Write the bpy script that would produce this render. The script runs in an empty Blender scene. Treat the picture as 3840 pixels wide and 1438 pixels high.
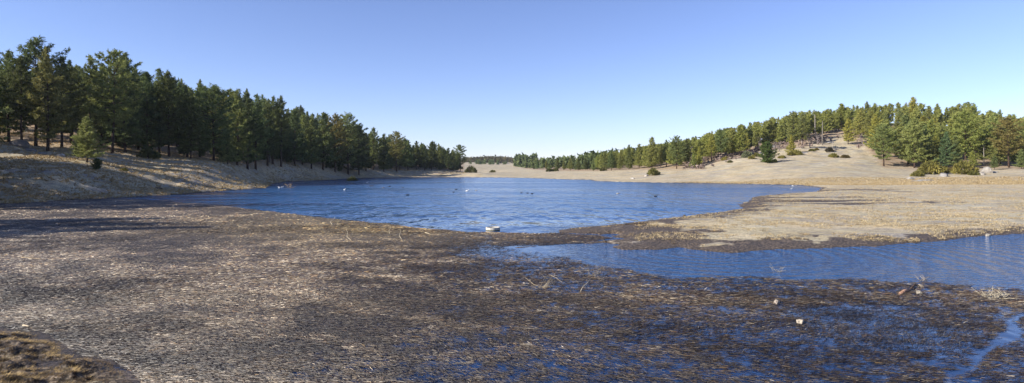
import bpy, bmesh, math, random
import numpy as np
from mathutils import Vector, Matrix

# ------------------------------------------------------------------ camera, sky, sun, exposure
SC = bpy.context.scene
COL = SC.collection
FPX, HOR, CAMZ = 2288.0, 636.0, 4.0          # focal length and horizon row in photo pixels, eye height in metres
cam = bpy.data.cameras.new('camera'); cam_o = bpy.data.objects.new('camera', cam); COL.objects.link(cam_o)
cam.sensor_width = 36.0; cam.lens = 36.0 * FPX / 3840.0
cam.shift_y = -(719.0 - HOR) / 3840.0
cam.clip_start = 0.1; cam.clip_end = 12000
cam_o.location = (0, 0, CAMZ); cam_o.rotation_euler = (math.radians(90), 0, 0)
SC.camera = cam_o

SUN_EL = math.radians(27)
SUN_TRAVEL = (0.94, 0.34)                    # horizontal direction in which shadows fall
world = bpy.data.worlds.new('World'); SC.world = world; world.use_nodes = True
wn = world.node_tree.nodes; wl = world.node_tree.links
bg = wn['Background']; sky = wn.new('ShaderNodeTexSky'); sky.sky_type = 'NISHITA'
sky.sun_disc = False; sky.sun_elevation = SUN_EL
sky.sun_rotation = math.atan2(-SUN_TRAVEL[0], -SUN_TRAVEL[1])
sky.altitude = 1600; sky.air_density = 1.0; sky.dust_density = 0.3; sky.ozone_density = 2.0
tn = wn.new('ShaderNodeMix'); tn.data_type = 'RGBA'; tn.blend_type = 'MULTIPLY'; tn.inputs[0].default_value = 1.0
tn.inputs[7].default_value = (0.87, 0.835, 1.05, 1)          # the camera's white balance leans to violet
wl.new(sky.outputs[0], tn.inputs[6]); wl.new(tn.outputs[2], bg.inputs[0]); bg.inputs[1].default_value = 0.086
sl = bpy.data.lights.new('sun', 'SUN'); so = bpy.data.objects.new('sun', sl); COL.objects.link(so)
sl.energy = 4.6; sl.angle = math.radians(0.53); sl.color = (1.0, 0.95, 0.87)
_d = Vector((SUN_TRAVEL[0] * math.cos(SUN_EL), SUN_TRAVEL[1] * math.cos(SUN_EL), -math.sin(SUN_EL)))
so.rotation_euler = _d.to_track_quat('-Z', 'Y').to_euler()
so.location = (-60, -20, 60)
SC.view_settings.view_transform = 'Standard'; SC.view_settings.look = 'None'
SC.view_settings.gamma = 1.0; SC.view_settings.exposure = 1.08

# ------------------------------------------------------------------ small helpers
rng = np.random.default_rng(7)
random.seed(7)

def hash2(ix, iy, s):
    h = (ix.astype(np.int64) * 374761393 + iy.astype(np.int64) * 668265263 + s * 1442695041) & 0xffffffff
    h = ((h ^ (h >> 13)) * 1274126177) & 0xffffffff
    return ((h ^ (h >> 16)) & 0xffffff) / float(0xffffff)

def vnoise(x, y, s=0):
    x = np.asarray(x, float); y = np.asarray(y, float)
    ix = np.floor(x); iy = np.floor(y); fx = x - ix; fy = y - iy
    fx = fx * fx * (3 - 2 * fx); fy = fy * fy * (3 - 2 * fy)
    a = hash2(ix, iy, s); b = hash2(ix + 1, iy, s); c = hash2(ix, iy + 1, s); d = hash2(ix + 1, iy + 1, s)
    return (a * (1 - fx) + b * fx) * (1 - fy) + (c * (1 - fx) + d * fx) * fy

def fbm(x, y, s=0, o=4):
    t = 0; a = 0.5; n = 0
    for k in range(o):
        t = t + a * vnoise(x * 2 ** k + 17.3 * k, y * 2 ** k - 9.1 * k, s + k); n += a; a *= 0.55
    return t / n

def sstep(x, a, b):
    t = np.clip((x - a) / (b - a), 0, 1); return t * t * (3 - 2 * t)

def px(x, y, z=0.0):
    """ground point (height z) seen at photo pixel x, y"""
    Y = (CAMZ - z) * FPX / (y - HOR); return ((x - 1920) / FPX * Y, Y)

def ux(x, Y): return (x - 1920) / FPX * Y

def mesh_np(name, V, F, mi=None, smooth=False):
    """mesh from numpy vertices and (n,k) faces"""
    me = bpy.data.meshes.new(name)
    V = np.ascontiguousarray(V, np.float32); F = np.ascontiguousarray(F, np.int32)
    n, k = F.shape
    me.vertices.add(len(V)); me.vertices.foreach_set('co', V.ravel())
    me.loops.add(n * k); me.loops.foreach_set('vertex_index', F.ravel())
    me.polygons.add(n); me.polygons.foreach_set('loop_start', np.arange(0, n * k, k, dtype=np.int32))
    if mi is not None: me.polygons.foreach_set('material_index', np.ascontiguousarray(mi, np.int32))
    me.update(calc_edges=True)
    me.polygons.foreach_set('use_smooth', np.full(n, bool(smooth)))
    return me

def link(name, me, mats=(), parent=None, loc=None, rot=None, scale=None):
    for m in mats:
        if m.name not in [q.name for q in me.materials if q]: me.materials.append(m)
    o = bpy.data.objects.new(name, me); COL.objects.link(o)
    if parent: o.parent = parent
    if loc is not None: o.location = loc
    if rot is not None: o.rotation_euler = rot
    if scale is not None: o.scale = scale if hasattr(scale, '__len__') else (scale,) * 3
    return o

def tag(o, label=None, cat=None, group=None, kind=None):
    if label: o['label'] = label
    if cat: o['category'] = cat
    if group: o['group'] = group
    if kind: o['kind'] = kind
    return o

def attr(me, name, A):
    a = me.color_attributes.new(name, 'FLOAT_COLOR', 'POINT')
    A4 = np.ones((len(me.vertices), 4), np.float32); A4[:, :A.shape[1]] = A
    a.data.foreach_set('color', A4.ravel())

class NT:
    """terse node builder"""
    def __init__(s, name):
        s.m = bpy.data.materials.new(name); s.m.use_nodes = True; s.t = s.m.node_tree
        s.t.nodes.clear(); s.out = s.n('ShaderNodeOutputMaterial')
    def n(s, typ, **kw):
        q = s.t.nodes.new(typ)
        for k, v in kw.items(): setattr(q, k, v)
        return q
    def l(s, a, b): s.t.links.new(a, b)
    def put(s, sock, v):
        if hasattr(v, 'node'): s.l(v, sock)
        elif isinstance(v, (tuple, list)) and len(v) == 3 and sock.type == 'RGBA': sock.default_value = (*v, 1)
        else: sock.default_value = v
    def noise(s, vec, scale, detail=3, rough=0.55, dist=0.0):
        q = s.n('ShaderNodeTexNoise'); s.l(vec, q.inputs['Vector'])
        q.inputs['Scale'].default_value = scale; q.inputs['Detail'].default_value = detail
        q.inputs['Roughness'].default_value = rough; q.inputs['Distortion'].default_value = dist
        return q.outputs['Fac']
    def math(s, op, a, b=0.0, c=None):
        q = s.n('ShaderNodeMath', operation=op); s.put(q.inputs[0], a); s.put(q.inputs[1], b)
        if c is not None: s.put(q.inputs[2], c)
        return q.outputs[0]
    def ramp(s, fac, stops):
        q = s.n('ShaderNodeValToRGB'); s.put(q.inputs[0], fac); e = q.color_ramp.elements
        while len(e) < len(stops): e.new(0.5)
        for i, (p, c) in enumerate(stops):
            e[i].position = p; e[i].color = (*c, 1) if hasattr(c, '__len__') else (c, c, c, 1)
        return q.outputs[0]
    def mix(s, f, a, b, mode='MIX'):
        q = s.n('ShaderNodeMix', data_type='RGBA', blend_type=mode); s.put(q.inputs[0], f)
        s.put(q.inputs[6], a); s.put(q.inputs[7], b); return q.outputs[2]
    def coord(s, kind='Object'): return s.n('ShaderNodeTexCoord').outputs[kind]
    def pos(s): return s.n('ShaderNodeNewGeometry').outputs['Position']
    def mapping(s, vec, scale=(1, 1, 1), rot=(0, 0, 0), loc=(0, 0, 0)):
        q = s.n('ShaderNodeMapping'); s.l(vec, q.inputs[0])
        q.inputs['Location'].default_value = loc; q.inputs['Rotation'].default_value = rot
        q.inputs['Scale'].default_value = scale; return q.outputs[0]
    def bump(s, h, strength=0.5, dist=0.1, nrm=None):
        q = s.n('ShaderNodeBump'); s.l(h, q.inputs['Height']); s.put(q.inputs['Strength'], strength)
        s.put(q.inputs['Distance'], dist)
        if nrm is not None: s.l(nrm, q.inputs['Normal'])
        return q.outputs[0]
    def bsdf(s, col, rough=0.9, spec=0.3, nrm=None):
        q = s.n('ShaderNodeBsdfPrincipled'); s.put(q.inputs['Base Color'], col); s.put(q.inputs['Roughness'], rough)
        q.inputs['Specular IOR Level'].default_value = spec
        if nrm is not None: s.l(nrm, q.inputs['Normal'])
        return q
    def done(s, shader):
        s.l(shader, s.out.inputs[0]); return s.m

# ------------------------------------------------------------------ the plan of the shores (world metres, water level z = 0)
def P(*pts): return [px(*p) for p in pts]
LAKE = P((369, 748), (500, 741), (640, 733), (775, 722), (900, 713), (1000, 706), (1022, 690), (1078, 682), (1155, 680), (1272, 674), (1349, 669),
         (1500, 666.5), (1660, 665), (1900, 667), (2000, 669), (2129, 674), (2212, 675), (2229, 680), (2400, 685), (2615, 688), (2840, 692),
         (3011, 696), (3078, 706), (3058, 721), (2933, 729), (2871, 734), (2825, 740), (2810, 756), (2772, 768), (2777, 785), (2700, 797), (2615, 806),
         (2515, 819), (2400, 832), (2234, 850), (2150, 858), (2105, 864), (2096, 880), (1900, 885), (1700, 876), (1400, 850), (1130, 820), (960, 800), (800, 780), (600, 768), (369, 756))
CHANNEL = P((1929, 932), (2057, 922), (2186, 916), (2262, 912), (2330, 918), (2300, 928), (2345, 938), (2472, 939), (2540, 927), (2591, 936), (2680, 946), (2748, 950),
            (2806, 944), (2900, 938), (3099, 932), (3280, 924), (3524, 906), (3617, 895), (3695, 886), (3840, 879)) + [(60, 47), (120, 60), (120, 26), (50, 19), (16, 15), (3, 18), (-1, 24)]
MAT = (P((0, 768), (160, 760), (280, 751), (369, 748), (500, 752), (620, 755), (700, 760), (800, 768), (880, 776), (960, 787), (1000, 792), (1130, 806),
         (1250, 820), (1400, 836), (1600, 856), (1750, 869), (1900, 874), (2000, 874), (2100, 872), (2150, 876), (2260, 884), (2330, 896), (2200, 908), (2186, 916), (2057, 922), (1925, 928),
         (1995, 945), (2100, 957), (2234, 988), (2329, 1007), (2472, 1034), (2539, 1041), (2615, 1038), (2700, 1040), (2806, 1035), (2880, 1038), (2944, 1048), (3047, 1044),
         (3151, 1042), (3260, 1050), (3358, 1055), (3513, 1056), (3669, 1074), (3840, 1082)) + [(40, 22), (120, 24), (120, 9), (40, 7.5), (5, 7.5), (-3, 8.5)]
       + P((510, 1438), (467, 1394), (400, 1352), (280, 1340), (215, 1290), (133, 1246), (43, 1250), (0, 1236)) + [(-30, 19), (-62, 30), (-85, 50), (-90, 68)])
CREEK = P((3960, 1130), (3840, 1169), (3790, 1188), (3752, 1202), (3767, 1236), (3726, 1265), (3700, 1290), (3641, 1310), (3630, 1345), (3619, 1373), (3548, 1395), (3530, 1438), (3500, 1480),
          (3545, 1480), (3567, 1438), (3608, 1406), (3660, 1384), (3704, 1336), (3734, 1306), (3808, 1280), (3830, 1254), (3801, 1213), (3840, 1191), (3960, 1150))
# puddles on the muddy end of the meadow
PUDDLES = [P((2130, 886), (2230, 880), (2300, 884), (2236, 889)), P((2325, 852), (2360, 846), (2440, 845), (2445, 850), (2370, 856)),
           P((2270, 880), (2295, 878), (2298, 882), (2272, 883))]

def sdist(X, Y, poly):
    """signed distance to polygon, negative inside"""
    p = np.array(poly); q = np.roll(p, -1, 0)
    d = np.full(X.shape, 1e18); ins = np.zeros(X.shape, bool)
    for (ax, ay), (bx, by) in zip(p, q):
        ex, ey = bx - ax, by - ay; wx, wy = X - ax, Y - ay
        t = np.clip((wx * ex + wy * ey) / (ex * ex + ey * ey + 1e-12), 0, 1)
        d = np.minimum(d, (wx - ex * t) ** 2 + (wy - ey * t) ** 2)
        c = ((ay > Y) != (by > Y)) & (X < (bx - ax) * (Y - ay) / (by - ay + 1e-12) + ax)
        ins ^= c
    d = np.sqrt(d); return np.where(ins, -d, d)

# ------------------------------------------------------------------ terrain heights from sighted points (pixel x, pixel y, depth)
CP = [(-900, 500, 110), (-900, 380, 220), (0, 540, 122), (174, 559, 127), (330, 603, 112), (435, 575, 140), (704, 595, 152), (896, 613, 174), (1138, 618, 242), (1294, 637, 275),
      (1500, 641, 338), (1724, 645, 402), (-400, 560, 100), (-800, 640, 70), (200, 640, 90), (0, 700, 78), (400, 690, 88), (600, 650, 115), (900, 680, 115), (1150, 655, 222), (1000, 655, 165), (1300, 654, 258), (1500, 654, 318),
      (290, 474, 190), (0, 470, 180), (290, 420, 260), (0, 400, 260), (600, 450, 260), (900, 490, 280), (1100, 525, 330), (1300, 570, 380), (1500, 602, 430),
      (1650, 625, 470), (0, 390, 400), (600, 440, 450), (1000, 495, 450), (1300, 560, 480), (1500, 598, 550), (1650, 615, 600), (600, 560, 180), (900, 570, 215), (-500, 380, 400), (-500, 400, 260),
      (1740, 652, 500), (1800, 650, 330), (1850, 622, 900), (2000, 626, 800), (2060, 635, 520), (1900, 656, 340), (1900, 640, 500),
      (1870, 599, 1500), (1760, 604, 1500), (1700, 608, 1500), (1950, 608, 1500), (1990, 610, 1600), (1930, 618, 1200), (2100, 614, 1700), (2200, 603, 900), (2100, 600, 1100), (1870, 612, 2600), (2300, 606, 2500), (1000, 590, 2500), (3000, 590, 2500),
      (0, 520, 1200), (1000, 540, 1000), (1500, 600, 1000),
      (1994, 635, 500), (2222, 643, 330), (2446, 637, 270), (2545, 637, 250), (2615, 629, 250), (2763, 587, 265), (2879, 611, 235), (2970, 577, 260),
      (3181, 546, 290), (3311, 624, 225), (3430, 631, 221), (3658, 631, 215), (3840, 632, 210), (4300, 632, 200), (4600, 600, 300),
      (2763, 565, 330), (2970, 530, 330), (3100, 500, 340), (3200, 482, 350), (3300, 468, 360), (3450, 462, 370), (3650, 486, 370), (3840, 530, 370), (4200, 560, 400),
      (3300, 545, 280), (3450, 550, 290), (3650, 565, 280), (3840, 585, 280), (2500, 608, 340), (2600, 596, 400), (2763, 548, 420), (2900, 524, 430),
      (3300, 560, 600), (3840, 590, 600), (2600, 603, 600), (2300, 618, 600), (3300, 580, 1000), (2700, 600, 1000),
      (3840, 676, 170), (3400, 668, 182), (3000, 672, 180), (2700, 672, 200), (2400, 674, 215), (2200, 662, 270)]
CPz = [(x, Y, CAMZ + (HOR - y) / FPX * Y) for x, y, Y in CP]
for x, y in [(2600, 880), (3000, 830), (3400, 800), (3800, 840), (3200, 740), (3700, 740), (3500, 712), (2850, 790), (4300, 800), (3000, 900)]:
    X_, Y_ = px(x, y); CPz.append((x, Y_, 0.28))
CPz += [(-900, 60, 2.5), (-2000, 60, 8), (5000, 60, 1.0), (1920, 20, 0.3), (0, 14, 0.5), (600, 10, 1.0)]
_q = np.array([((x - 1920) / FPX * 2.5, math.log(Y)) for x, Y, z in CPz]); _z = np.array([c[2] for c in CPz])
def _phi(r2): return np.sqrt(r2 + 0.03 ** 2)
_D = _phi(((_q[:, None] - _q[None]) ** 2).sum(-1)); _n = len(_q)
_A = np.zeros((_n + 3, _n + 3)); _A[:_n, :_n] = _D + 0.004 * np.eye(_n)
_A[:_n, _n] = 1; _A[:_n, _n + 1:] = _q; _A[_n:, :_n] = _A[:_n, _n:].T
_w = np.linalg.solve(_A, np.concatenate([_z, np.zeros(3)]))
def tps(X, Y):
    Yc = np.maximum(Y, 6.0); a = X / Yc * 2.5; b = np.log(Yc)
    r = _w[_n] + _w[_n + 1] * a + _w[_n + 2] * b
    for i in range(_n): r = r + _w[i] * _phi((a - _q[i, 0]) ** 2 + (b - _q[i, 1]) ** 2)
    return r

def wet_dist(X, Y):
    d = np.minimum(np.minimum(sdist(X, Y, LAKE), sdist(X, Y, CHANNEL)), sdist(X, Y, MAT))
    wob = (fbm(X * 0.9, Y * 0.9, 3) - 0.5) * np.clip(Y / 45, 0.25, 1.6)
    return d + wob

def height(X, Y, full=False):
    X = np.asarray(X, float); Y = np.asarray(Y, float)
    d = wet_dist(X, Y)
    near = 0.32 * (1 - np.exp(-np.maximum(d, 0) / 2.2))
    T = np.maximum(tps(X, Y), 0.22)
    w = sstep(d, 0, 14)
    z = near * (1 - w) + T * w
    lump = (fbm(X * 0.9, Y * 0.9, 11, 3) - 0.5) * 0.22 + (fbm(X * 3.1, Y * 3.1, 21, 3) - 0.5) * 0.14
    left = sstep(-X, 20, 45) * sstep(Y, 40, 60)
    big = (fbm(X * 0.12, Y * 0.12, 31, 3) - 0.5) * 2.2 * sstep(z, 2, 12)
    z = z + lump * (0.35 + 1.9 * left) * sstep(d, 0.0, 2.0) + big
    # the trampled bank in the corner beside the camera
    clod = np.exp(-(((X + 10) / 7) ** 2 + ((Y - 11) / 5) ** 2))
    z = z + clod * sstep(d, 0, 0.5) * ((fbm(X * 1.6, Y * 1.6, 41, 5) - 0.5) * 0.40 + (fbm(X * 5, Y * 5, 43, 2) - 0.5) * 0.26 - 0.03)
    for pd in PUDDLES:
        z = np.where(Y < 60, z - 0.5 * sstep(-(sdist(X, Y, pd) + (fbm(X * 1.5, Y * 1.5, 8) - 0.5) * 1.2), -0.5, 0.4), z)
    z = np.where(d < 0, np.maximum(-0.8, 0.45 * d) - 0.02, z)
    return (z, d) if full else z
def hz(X, Y): return float(height(np.array([X]), np.array([Y]))[0])

# ------------------------------------------------------------------ materials
def mat_ground():
    t = NT('ground'); p = t.pos()
    ca = t.n('ShaderNodeVertexColor', layer_name='zone'); sep = t.n('ShaderNodeSeparateColor'); t.l(ca.outputs[0], sep.inputs[0])
    mud, litter, gold = sep.outputs[0], sep.outputs[1], sep.outputs[2]
    n1 = t.noise(p, 0.16, 4); n2 = t.noise(t.mapping(p, (0.55, 1.6, 1)), 1.3, 6, 0.7); n3 = t.noise(p, 9.0, 4, 0.7)
    n4 = t.noise(t.mapping(p, (0.3, 1.2, 1)), 0.35, 5, 0.65)
    c = t.ramp(n1, [(0.33, (0.35, 0.28, 0.165)), (0.5, (0.43, 0.365, 0.235)), (0.66, (0.49, 0.435, 0.31))])
    c = t.mix(t.ramp(n4, [(0.46, 0), (0.62, 1)]), c, (0.30, 0.27, 0.235))
    c = t.mix(t.math('MULTIPLY', gold, t.ramp(n2, [(0.35, 0.1), (0.7, 1)])), c, (0.54, 0.42, 0.25))
    c = t.mix(1.0, c, t.ramp(n2, [(0.32, (0.55, 0.55, 0.55)), (0.5, (0.95, 0.95, 0.95)), (0.7, (1.2, 1.18, 1.12))]), 'MULTIPLY')
    c = t.mix(1.0, c, t.ramp(n3, [(0.35, (0.5, 0.48, 0.46)), (0.5, (1, 1, 1)), (0.66, (1.3, 1.28, 1.25))]), 'MULTIPLY')
    lf = t.math('MULTIPLY', litter, t.ramp(t.noise(p, 0.3, 4), [(0.3, 0.35), (0.6, 1)]))
    c = t.mix(lf, c, t.ramp(n3, [(0.3, (0.16, 0.10, 0.06)), (0.7, (0.38, 0.26, 0.16))]))
    mudc = t.ramp(n3, [(0.3, (0.018, 0.014, 0.011)), (0.5, (0.06, 0.043, 0.03)), (0.62, (0.24, 0.18, 0.12))])
    mf = t.ramp(t.math('ADD', mud, t.math('MULTIPLY', t.math('SUBTRACT', n2, 0.5), 0.9)), [(0.42, 0), (0.58, 1)])
    c = t.mix(mf, c, mudc)
    h = t.math('ADD', t.math('MULTIPLY', n3, 0.5), n2)
    b = t.bsdf(c, t.math('SUBTRACT', 0.95, t.math('MULTIPLY', mf, 0.3)), 0.25, t.bump(h, 0.9, 0.12))
    return t.done(b.outputs[0])

def mat_water():
    t = NT('water'); p = t.pos(); sx = t.n('ShaderNodeSeparateXYZ'); t.l(p, sx.inputs[0]); X, Y = sx.outputs[0], sx.outputs[1]
    # open lake: short wind ripples; calmer in the lee of the reed mat and in the side channel
    a = t.noise(t.mapping(p, (1.5, 0.5, 1), (0, 0, 0.15)), 1.0, 2, 0.5, 0.3)
    b = t.noise(t.mapping(p, (0.45, 0.16, 1), (0, 0, -0.1)), 1.0, 2, 0.5, 0.3)
    gust = t.ramp(t.noise(t.mapping(p, (0.35, 1, 1)), 0.045, 3), [(0.35, 0.5), (0.62, 1.0)])
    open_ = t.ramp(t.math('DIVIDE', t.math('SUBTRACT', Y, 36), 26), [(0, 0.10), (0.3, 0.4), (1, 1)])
    amp = t.math('MULTIPLY', gust, open_)
    lake = t.math('MULTIPLY', t.math('ADD', t.math('MULTIPLY', a, 1.5), t.math('MULTIPLY', b, 4.5)), amp)
    # rings spreading through the side channel
    w = t.n('ShaderNodeTexWave', wave_type='RINGS', rings_direction='SPHERICAL', wave_profile='SIN')
    t.l(t.mapping(t.mapping(p, (1, 1, 0), loc=(-9.6, -29, 0)), (1, 1, 1)), w.inputs[0])
    w.inputs['Scale'].default_value = 0.36; w.inputs['Distortion'].default_value = 7.0; w.inputs['Detail'].default_value = 2; w.inputs['Detail Scale'].default_value = 0.35
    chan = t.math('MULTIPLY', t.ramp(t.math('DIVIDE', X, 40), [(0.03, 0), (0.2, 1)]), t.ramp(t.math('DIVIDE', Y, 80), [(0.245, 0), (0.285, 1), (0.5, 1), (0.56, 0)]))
    fine = t.noise(t.mapping(p, (0.5, 1.5, 1), (0, 0, -0.2)), 3.5, 2, 0.5)
    ring = t.math('MULTIPLY', t.math('ADD', t.math('MULTIPLY', w.outputs['Fac'], 0.14), t.math('MULTIPLY', fine, 0.34)), chan)
    h = t.math('ADD', t.math('MULTIPLY', lake, 0.55), ring)
    bs = t.bsdf(t.mix(t.math('MAXIMUM', open_, chan), (0.004, 0.02, 0.07), (0.013, 0.065, 0.175)), t.math('ADD', 0.04, t.math('MULTIPLY', amp, 0.17)), 0.5, t.bump(h, 1.0, 0.42)); bs.inputs['IOR'].default_value = 1.33  # bluer base on open water and channel paints in reflection of upper sky
    return t.done(bs.outputs[0])

def mat_reedmat():
    t = NT('reed_mat'); p = t.pos()
    ca = t.n('ShaderNodeVertexColor', layer_name='cover'); sep = t.n('ShaderNodeSeparateColor'); t.l(ca.outputs[0], sep.inputs[0])
    cover, tone, golden = sep.outputs[0], sep.outputs[1], sep.outputs[2]
    f1 = t.noise(t.mapping(p, (1, 3.2, 1), (0, 0, 0.25)), 7, 4, 0.7, 0.8)
    f2 = t.noise(t.mapping(p, (1, 2.6, 1), (0, 0, -0.35)), 22, 4, 0.75, 1.0)
    f3 = t.noise(t.mapping(p, (0.6, 1.6, 1)), 1.4, 5, 0.7)
    f4 = t.noise(t.mapping(p, (0.7, 2.2, 1), (0, 0, 0.1)), 3.0, 3, 0.7, 1.0)
    f = t.math('ADD', t.math('MULTIPLY', f1, 0.45), t.math('MULTIPLY', f2, 0.55)); f = t.math('ADD', f, t.math('MULTIPLY', t.math('SUBTRACT', f4, 0.5), 0.45))
    dark = t.ramp(f, [(0.38, (0.008, 0.005, 0.004)), (0.54, (0.038, 0.024, 0.016)), (0.68, (0.15, 0.105, 0.07))])
    light = t.ramp(f, [(0.34, (0.026, 0.017, 0.012)), (0.5, (0.13, 0.092, 0.066)), (0.63, (0.40, 0.32, 0.225))])
    tn = t.math('ADD', tone, t.math('MULTIPLY', t.math('SUBTRACT', f3, 0.5), 1.1))
    c = t.mix(t.ramp(tn, [(0.2, 0), (0.8, 1)]), dark, light)
    c = t.mix(t.math('MULTIPLY', golden, 0.7), c, t.ramp(f, [(0.36, (0.05, 0.035, 0.015)), (0.62, (0.36, 0.27, 0.13))]))
    b = t.bsdf(c, 0.6, 0.5, t.bump(f, 1.0, 0.05))
    tr = t.n('ShaderNodeBsdfTransparent'); mx = t.n('ShaderNodeMixShader')
    hole = t.math('ADD', cover, t.math('ADD', t.math('MULTIPLY', t.math('SUBTRACT', f1, 0.5), 1.7), t.math('MULTIPLY', t.math('SUBTRACT', f2, 0.5), 1.5)))
    t.l(t.ramp(hole, [(0.46, 0), (0.54, 1)]), mx.inputs[0]); t.l(tr.outputs[0], mx.inputs[1]); t.l(b.outputs[0], mx.inputs[2])
    return t.done(mx.outputs[0])

def mat_stem():
    t = NT('reed_stem'); ca = t.n('ShaderNodeVertexColor', layer_name='tint')
    b = t.bsdf(ca.outputs[0], 0.42, 0.5); return t.done(b.outputs[0])

def mat_foliage(name, cols, rough=0.7):
    t = NT(name); oi = t.n('ShaderNodeObjectInfo'); p = t.coord()
    c = t.ramp(t.noise(p, 0.9, 3, 0.6), [(0.35, cols[0]), (0.55, cols[1]), (0.72, cols[2])])
    c = t.mix(1.0, c, oi.outputs['Color'], 'MULTIPLY')
    b = t.bsdf(c, rough, 0.25)
    tl = t.n('ShaderNodeBsdfTranslucent'); t.l(c, tl.inputs[0]); mx = t.n('ShaderNodeMixShader'); mx.inputs[0].default_value = 0.38
    t.l(b.outputs[0], mx.inputs[1]); t.l(tl.outputs[0], mx.inputs[2])
    return t.done(mx.outputs[0])

def mat_simple(name, stops, scale=3.0, rough=0.85, bump=0.3, stretch=(1, 1, 1), bdist=0.03, spec=0.25, tint=False):
    t = NT(name); p = t.mapping(t.coord(), stretch); n = t.noise(p, scale, 5, 0.65)
    c = t.ramp(n, stops)
    if tint: c = t.mix(1.0, c, t.n('ShaderNodeObjectInfo').outputs['Color'], 'MULTIPLY')
    return t.done(t.bsdf(c, rough, spec, t.bump(n, bump, bdist)).outputs[0])

M = {}
M['ground'] = mat_ground(); M['water'] = mat_water(); M['reedmat'] = mat_reedmat(); M['stem'] = mat_stem()
M['needle'] = mat_foliage('pine_needles', [(0.07, 0.084, 0.026), (0.14, 0.155, 0.052), (0.21, 0.215, 0.08)])
M['shrub'] = mat_foliage('shrub_leaves', [(0.06, 0.06, 0.02), (0.12, 0.115, 0.035), (0.2, 0.18, 0.06)])
M['bark'] = mat_simple('pine_bark', [(0.35, (0.022, 0.015, 0.011)), (0.6, (0.085, 0.052, 0.035)), (0.75, (0.17, 0.11, 0.075))], 2.2, 0.95, 0.8, (3, 3, 0.6), 0.05)
M['dead'] = mat_simple('weathered_wood', [(0.35, (0.16, 0.14, 0.12)), (0.6, (0.34, 0.31, 0.28)), (0.75, (0.5, 0.47, 0.43))], 2.5, 0.9, 0.5, (3, 3, 0.5), tint=True)
M['twig'] = mat_simple('bleached_twig', [(0.35, (0.28, 0.24, 0.18)), (0.7, (0.55, 0.49, 0.39))], 6, 0.8, 0.2, tint=True)
M['rock'] = mat_simple('granite', [(0.3, (0.14, 0.125, 0.11)), (0.5, (0.30, 0.275, 0.245)), (0.7, (0.44, 0.41, 0.37))], 1.4, 0.9, 0.8, (1, 1, 1), 0.12, tint=True)
M['straw'] = mat_simple('dry_grass_blades', [(0.35, (0.28, 0.22, 0.13)), (0.65, (0.52, 0.42, 0.26))], 1.3, 0.8, 0.0, tint=True)

# ------------------------------------------------------------------ ground sheet
def fan_grid(nu, nv, u0, u1, Y0, Y1):
    u = np.linspace(u0, u1, nu); Y = np.exp(np.linspace(math.log(Y0), math.log(Y1), nv))
    U, YY = np.meshgrid(u, Y); X = U * YY
    i = np.arange(nu * nv).reshape(nv, nu)
    F = np.stack([i[:-1, :-1], i[:-1, 1:], i[1:, 1:], i[1:, :-1]], -1).reshape(-1, 4)
    return X.ravel(), YY.ravel(), F

X, Y, F = fan_grid(620, 900, -1.55, 1.45, 2.5, 2800)
Z, D = height(X, Y, True)
PX = 1920 + FPX * X / Y
n_a = fbm(X * 0.25, Y * 0.25, 51, 4); n_b = fbm(X * 0.08, Y * 0.3, 61, 4)
# mud: along the banks, over the low end of the meadow and in drying hollows
DL = sdist(X, Y, LAKE)
band = np.where((PX > 1900) & (Y < 60), 2.0, 0.9); band = np.where((PX > 2050) & (Y < 95) & (DL < 14), 3.6, band)
mud = 1.15 * np.exp(-np.maximum(D, 0) / band)
tip = 1.1 * np.exp(-(((X - 5.5) / 7) ** 2 + ((Y - 37) / 6.5) ** 2) ** 2) * 1.0
hollow = sstep(n_b, 0.5, 0.62) * (np.exp(-(((X - 34) / 16) ** 2 + ((Y - 76) / 14) ** 2)) + 0.9 * np.exp(-(((X - 66) / 22) ** 2 + ((Y - 112) / 9) ** 2)))
mud = np.maximum(mud, np.maximum(tip, hollow * 1.3)) + (fbm(X * 0.55, Y * 0.55, 53, 4) - 0.5) * 1.3 * sstep(tip, 0.02, 0.3)
mud = mud + (fbm(X * 0.9, Y * 0.9, 57, 4) - 0.5) * 1.1 * sstep(mud, 0.12, 0.4) * (PX > 1900)
corner = (Y < 25) & (X < -1)
mud = np.where(corner, 0.78 + (fbm(X * 1.4, Y * 1.4, 71, 4) - 0.5) * 0.8 - 0.25 * np.exp(-(((X + 11.2) / 1.6) ** 2 + ((Y - 12.6) / 0.8) ** 2)), mud)
LEFTF = [(-2500, 95), (-900, 100), (0, 122), (174, 127), (435, 140), (704, 152), (896, 174), (1020, 210), (1138, 240), (1294, 272), (1500, 335), (1724, 400), (1740, 520)]
lf_x = np.array([a for a, b in LEFTF], float); lf_y = np.array([b for a, b in LEFTF], float)
RIGHTF = [(1940, 780), (1994, 500), (2090, 420), (2222, 340), (2446, 275), (2545, 255), (2620, 255), (2763, 270), (2900, 300), (3000, 300), (3150, 335), (3240, 290), (3311, 228), (3430, 222), (3840, 212), (4800, 200)]
rf_x = np.array([a for a, b in RIGHTF], float); rf_y = np.array([b for a, b in RIGHTF], float)
inl = (PX < 1740) * sstep(Y / np.interp(PX, lf_x, lf_y), 0.97, 1.06)
inr = (PX > 1960) * sstep(Y / np.interp(PX, rf_x, rf_y), 0.93, 1.02) * (Y < 700)
litter = np.clip(inl * 0.85 + inr * 0.9, 0, 1)
gold = np.clip(sstep(n_a, 0.42, 0.62) * 0.8 + 0.8 * np.exp(-((Y - 150 - 25 * (PX < 3000)) / 22) ** 2) * (PX > 2100) + 0.45 * ((PX < 1800) & (D < 14)) * sstep(n_a, 0.42, 0.55), 0, 1)
me = mesh_np('ground', np.stack([X, Y, Z], 1), F, smooth=True)
attr(me, 'zone', np.stack([np.clip(mud, 0, 1.3), litter, gold], 1))
tag(link('ground', me, [M['ground']]), 'dry straw coloured ground of valley, banks and hillsides', 'ground', kind='structure')

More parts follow.
